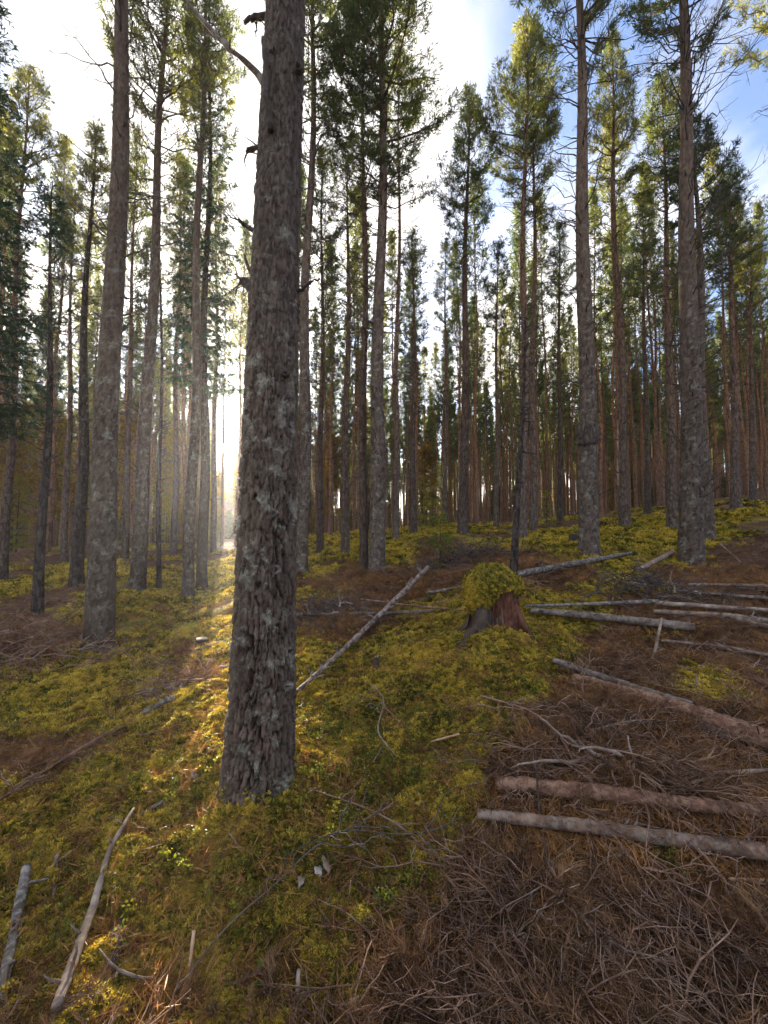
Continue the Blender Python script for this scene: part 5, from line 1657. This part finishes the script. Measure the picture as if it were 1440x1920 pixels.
# ------------------------------------------------------------------ the stump
def stump():
    cx, cy = STUMP_XY
    z0 = float(height(cx, cy))
    root = empty('mossy_stump', (cx, cy, z0))
    tag(root, 'rotten red-brown tree stump wearing a thick cushion of yellow-green moss', 'stump')
    # wood: ragged shell with splayed roots
    nth, nz = 150, 70
    th = np.arange(nth) * 2 * math.pi / nth; zs = np.linspace(-.25, .40, nz)
    Z_, T_ = np.meshgrid(zs, th, indexing='ij')
    spl = np.exp(-(Z_ + .02) / .10)
    R_ = .185 + .06 * spl * (1 + .9 * np.sin(T_ * 4 + .6) ** 3 + .5 * np.sin(T_ * 7 + 2)) - .02 * Z_ / .4
    R_ = np.minimum(R_, .55)
    R_ += .045 * fbm(T_ * 5, Z_ * 3, 4, 3) + .05 * np.abs(fbm(T_ * 14, Z_ * 2.2, 7, 3)) + .02 * fbm(T_ * 12, Z_ * 18, 17, 3)
    Zt = Z_ + np.where(Z_ > .3, .06 * fbm(T_ * 3, Z_ * 0, 5, 3), 0)
    V = np.stack([R_ * np.cos(T_) + .03, R_ * np.sin(T_), Zt], -1).reshape(-1, 3)
    i = np.arange(nz - 1)[:, None] * nth; j = np.arange(nth)[None]; jn = (j + 1) % nth
    mb = MB(); mb.add(V, np.stack([i + j, i + jn, i + nth + jn, i + nth + j], -1).reshape(-1, 4))
    top = (nz - 1) * nth
    mb.add(np.vstack([V[top:top + nth], [[.03, 0, .33]]]), None, np.stack([np.arange(nth), (np.arange(nth) + 1) % nth, np.full(nth, nth)], -1))
    mb.build('stump_wood', M['rot'], root)
    # dark root ridges running down to the left
    for k, (du, dv, lab) in enumerate([(-92, 50, 'long dark root reaching down left'), (-70, 26, None), (-48, 16, None), (-24, 12, None), (10, 8, None), (40, 4, None), (72, 6, None), (100, 30, None)]):
        e = hit(925 + du, 1195 + dv) - np.array([cx, cy, z0])
        s = np.array([.13 * np.sign(du) + .02, -.12, .22])
        t = np.linspace(0, 1, 12)[:, None]
        p = s * (1 - t) + e * t + np.array([0, 0, -1]) * (.26 * t * (1 - t)) - np.array([0, 0, .015])
        p[1:] += rng.normal(0, .008, (11, 3))
        m_ = MB(); m_.tube(p, np.linspace(.05, .018, 12) * (1 + .15 * rng.normal(size=12)), 9)
        for q in range(3):
            off = rng.normal(0, .025, 3)
            m_.tube(p + off, np.linspace(.022, .008, 12), 6)
        o = m_.build('root', M['rot_dark'] if du < 0 else M['rot'], root)
        if lab: o['label'] = lab
    # flakes of rotten wood standing on the left flank
    m_ = MB()
    for k in range(26):
        a = rng.uniform(2.6, 4.9); rr = .20 + .05 * rng.random(); b = np.array([rr * math.cos(a), rr * math.sin(a), rng.uniform(-.08, .05)])
        m_.tube(np.stack([b + [0.05 * math.cos(a), .05 * math.sin(a), -.05], b, b * [.85, .85, 1] + [0, 0, rng.uniform(.1, .2)]]), [.02, .016, .004], 5)
    m_.build('wood_splinters', M['rot_dark'], root)['kind'] = 'stuff'
    # moss cushion: a lumpy cap hanging down the left front
    nth, nz = 80, 40
    ph = np.linspace(0, math.pi * .93, nz); th = np.arange(nth) * 2 * math.pi / nth
    PH, TH = np.meshgrid(ph, th, indexing='ij')
    left = .5 - .5 * np.cos(TH - .3)       # towards -x
    rx = .25; hz = .15 + .15 * left
    x = rx * np.sin(PH) * np.cos(TH) * (1 + .08 * fbm(TH * 2, PH * 3, 6, 3)) - .01
    y = .255 * np.sin(PH) * np.sin(TH)
    z = np.where(np.cos(PH) > 0, .20 * np.cos(PH), hz * np.cos(PH)) + .37 + .04 * fbm(x * 12 + 3, y * 12, 9, 3)
    lob = .10 * fbm(np.cos(TH) * 2.2, np.sin(TH) * 2.2 + PH * 1.6, 13, 3)
    V = np.stack([x * (1 + lob), y * (1 + lob), z], -1).reshape(-1, 3)
    n = nth; i = np.arange(nz - 1)[:, None] * n; j = np.arange(n)[None]; jn = (j + 1) % n
    Q = np.stack([i + j, i + n + j, i + n + jn, i + jn], -1).reshape(-1, 4)
    # right front is open wood: pull the skirt up there
    a_ = TH.reshape(-1); open_ = np.exp(-((np.mod(a_ + 1.1 + math.pi, 2 * math.pi) - math.pi) / .75) ** 2)
    V[:, 2] = np.where(V[:, 2] < .40, .40 - (.40 - V[:, 2]) * (1 - .9 * open_), V[:, 2])
    V[:, :2] *= (1 - .16 * open_ * sstep(.45, .38, V[:, 2]))[:, None]
    me = raw_mesh('moss_cap', V, Q, np.zeros((0, 3), int)); fattr(me, 'moss', np.full(len(V), 1.6))
    cap = link('moss_cap', me, M['ground'], root)
    r = np.random.default_rng(77)
    sel = r.integers(0, len(V), 5200); jit = r.normal(0, .008, (len(sel), 3))
    c = np.array([0, 0, .38]); nn = V[sel] - c; nn /= np.linalg.norm(nn, axis=1, keepdims=True)
    rot = np.array([Vector(tuple(q)).to_track_quat('Z', 'Y').to_euler()[:] for q in nn])
    scatter('cap_moss', V[sel] + jit + nn * .004, rot, r.uniform(.024, .04, len(sel)), r.integers(0, 4, len(sel)), [(moss_sprig(50 + k, 14), [M['moss']]) for k in range(4)], parent=root)


stump()


def small_stump(u, v, w, hpx, label):
    c = hit(u, v); root = empty('small_stump', c); tag(root, label, 'stump', 'small cut stumps')
    R_ = w / 2 * c[1] / F; H = hpx * c[1] / F
    mb = MB(); n = 14
    mb.tube(np.array([[0, 0, -.1], [0, 0, 0], [0, 0, H * .5], [.005, 0, H]]), [R_ * 1.3, R_ * 1.15, R_, R_ * .97], n)
    mb.build('stump_bark', M['dark'], root)
    mb = MB(); th = np.arange(n) * 2 * math.pi / n
    mb.add(np.vstack([np.stack([R_ * .9 * np.cos(th), R_ * .9 * np.sin(th), np.full(n, H + .02)], -1), [[0, 0, H + .024]]]), None, np.stack([np.arange(n), (np.arange(n) + 1) % n, np.full(n, n)], -1))
    mb.build('cut_face', M['bare'], root)


small_stump(378, 1214, 22, 14, 'small weathered cut stump in the moss left of the big trunk')
small_stump(706, 1258, 10, 22, 'thin broken stump below the leaning pole')
small_stump(1075, 1020, 16, 18, 'small dark stump just left of the burl pine')


# ------------------------------------------------------------------ small plants and chips
def plant(u, v, n, size, label, mat):
    c = hit(u, v); root = empty('seedling', c); tag(root, label, 'plant', 'small green plants')
    r = np.random.default_rng(int(u + v)); s = MB()
    for k in range(n):
        az = r.random() * 6.28; L_ = size * r.uniform(.6, 1.1)
        p = branch_pts(np.zeros(3), az, 1.2, L_, -.6, r, 5); s.tube(p, np.linspace(.0018, .001, 5), 4)
        d = p[-1] - p[-2]; d /= np.linalg.norm(d); sd_ = np.cross(d, [0, 0, 1]); sd_ /= np.linalg.norm(sd_) + 1e-9; up = np.cross(sd_, d)
        l = size * .5
        t = np.array([0, .3, .65, 1]); wd = np.array([0.05, .42, .34, .02]) * l
        q = p[-1] + d * (t * l)[:, None] - up * (t ** 2 * l * .25)[:, None]
        V = np.vstack([q - sd_ * wd[:, None] + up * wd[:, None] * .2, q, q + sd_ * wd[:, None] + up * wd[:, None] * .2])
        qd = [[i, i + 1, i + 5, i + 4] for i in range(3)] + [[i + 4, i + 5, i + 9, i + 8] for i in range(3)]
        mb = MB(); mb.add(V, qd); mb.build('leaf', mat, root)
    s.build('stems', M['slash'], root)


plant(492, 1842, 9, .05, 'bright green leafy seedling in the litter at the bottom', M['fresh'])
plant(512, 1487, 8, .035, 'tiny green leaves against the foot of the big trunk', M['fresh'])
plant(445, 1492, 6, .03, 'small pale green sprig at the left foot of the big trunk', M['fresh'])
plant(620, 1890, 6, .03, 'small green seedling close to the bottom edge', M['fresh'])
plant(540, 1560, 6, .03, 'low green sprig on the mound below the big trunk', M['shrub'])


def chip(u, v, sx, sy, mat, label, seed):
    c = hit(u, v); k = c[1] / F * .75; r = np.random.default_rng(seed)
    n = 14; th = np.arange(n) * 2 * math.pi / n; rad = 1 + .22 * r.normal(size=n)
    V = []
    for (f, z) in ((1.0, 0), (.95, .35), (.6, .6)):
        V.append(np.stack([sx * k / 2 * f * rad * np.cos(th), sy * k / 2 * 1.6 * f * rad * np.sin(th), np.full(n, z * sy * k * .5) + .002 * r.normal(size=n)], -1))
    V = np.vstack(V + [np.array([[0, 0, .62 * sy * k * .5]])])
    mb = MB(); q = [[a * n + j, a * n + (j + 1) % n, (a + 1) * n + (j + 1) % n, (a + 1) * n + j] for a in range(2) for j in range(n)]
    mb.add(V, q, [[2 * n + j, 2 * n + (j + 1) % n, 3 * n] for j in range(n)])
    o = mb.build('bark_chip', mat); o.location = c + [0, 0, .035]; o.rotation_euler = (.45, r.normal(0, .2), r.random())
    tag(o, label, 'bark chip', 'loose chips and bark flakes')


chip(597, 1650, 22, 14, M['chip'], 'small white chip lying on the moss below the big trunk', 1)
chip(612, 1640, 20, 22, M['bare'], 'pinkish-grey bark flake touching the white chip', 2)
chip(563, 1668, 20, 14, M['bare'], 'pale grey flake just left of the white chip', 3)
chip(1062, 1345, 20, 12, M['tan'], 'tan bark flake on the litter right of the mound', 4)
chip(835, 1712, 26, 22, M['tan'], 'tan bark flake in the litter at bottom centre right', 5)
chip(370, 1465, 26, 18, M['bare'], 'pinkish bark flake in the moss left of the trunk foot', 6)
chip(1060, 1838, 20, 14, M['log_lichen'], 'lichened chip in the bottom slash', 7)


def moss_sprig_thing():
    c = hit(1255, 1655); root = empty('moss_tuft', c); tag(root, 'yellow-green moss sprig hanging below the grey-brown front log', 'moss')
    r = np.random.default_rng(4); mb = MB(); tips = r.normal(0, 1, (70, 3)) * [.03, .03, .04] + [0, 0, .05]
    needles(mb, tips, r.normal(0, 1, (70, 3)) + [0, 0, .6], r, 6, .018, .006, m=0)
    mb.build('fronds', M['moss'], root, smooth=False)


moss_sprig_thing()
print('tris', sum(len(m.polygons) for m in bpy.data.meshes))
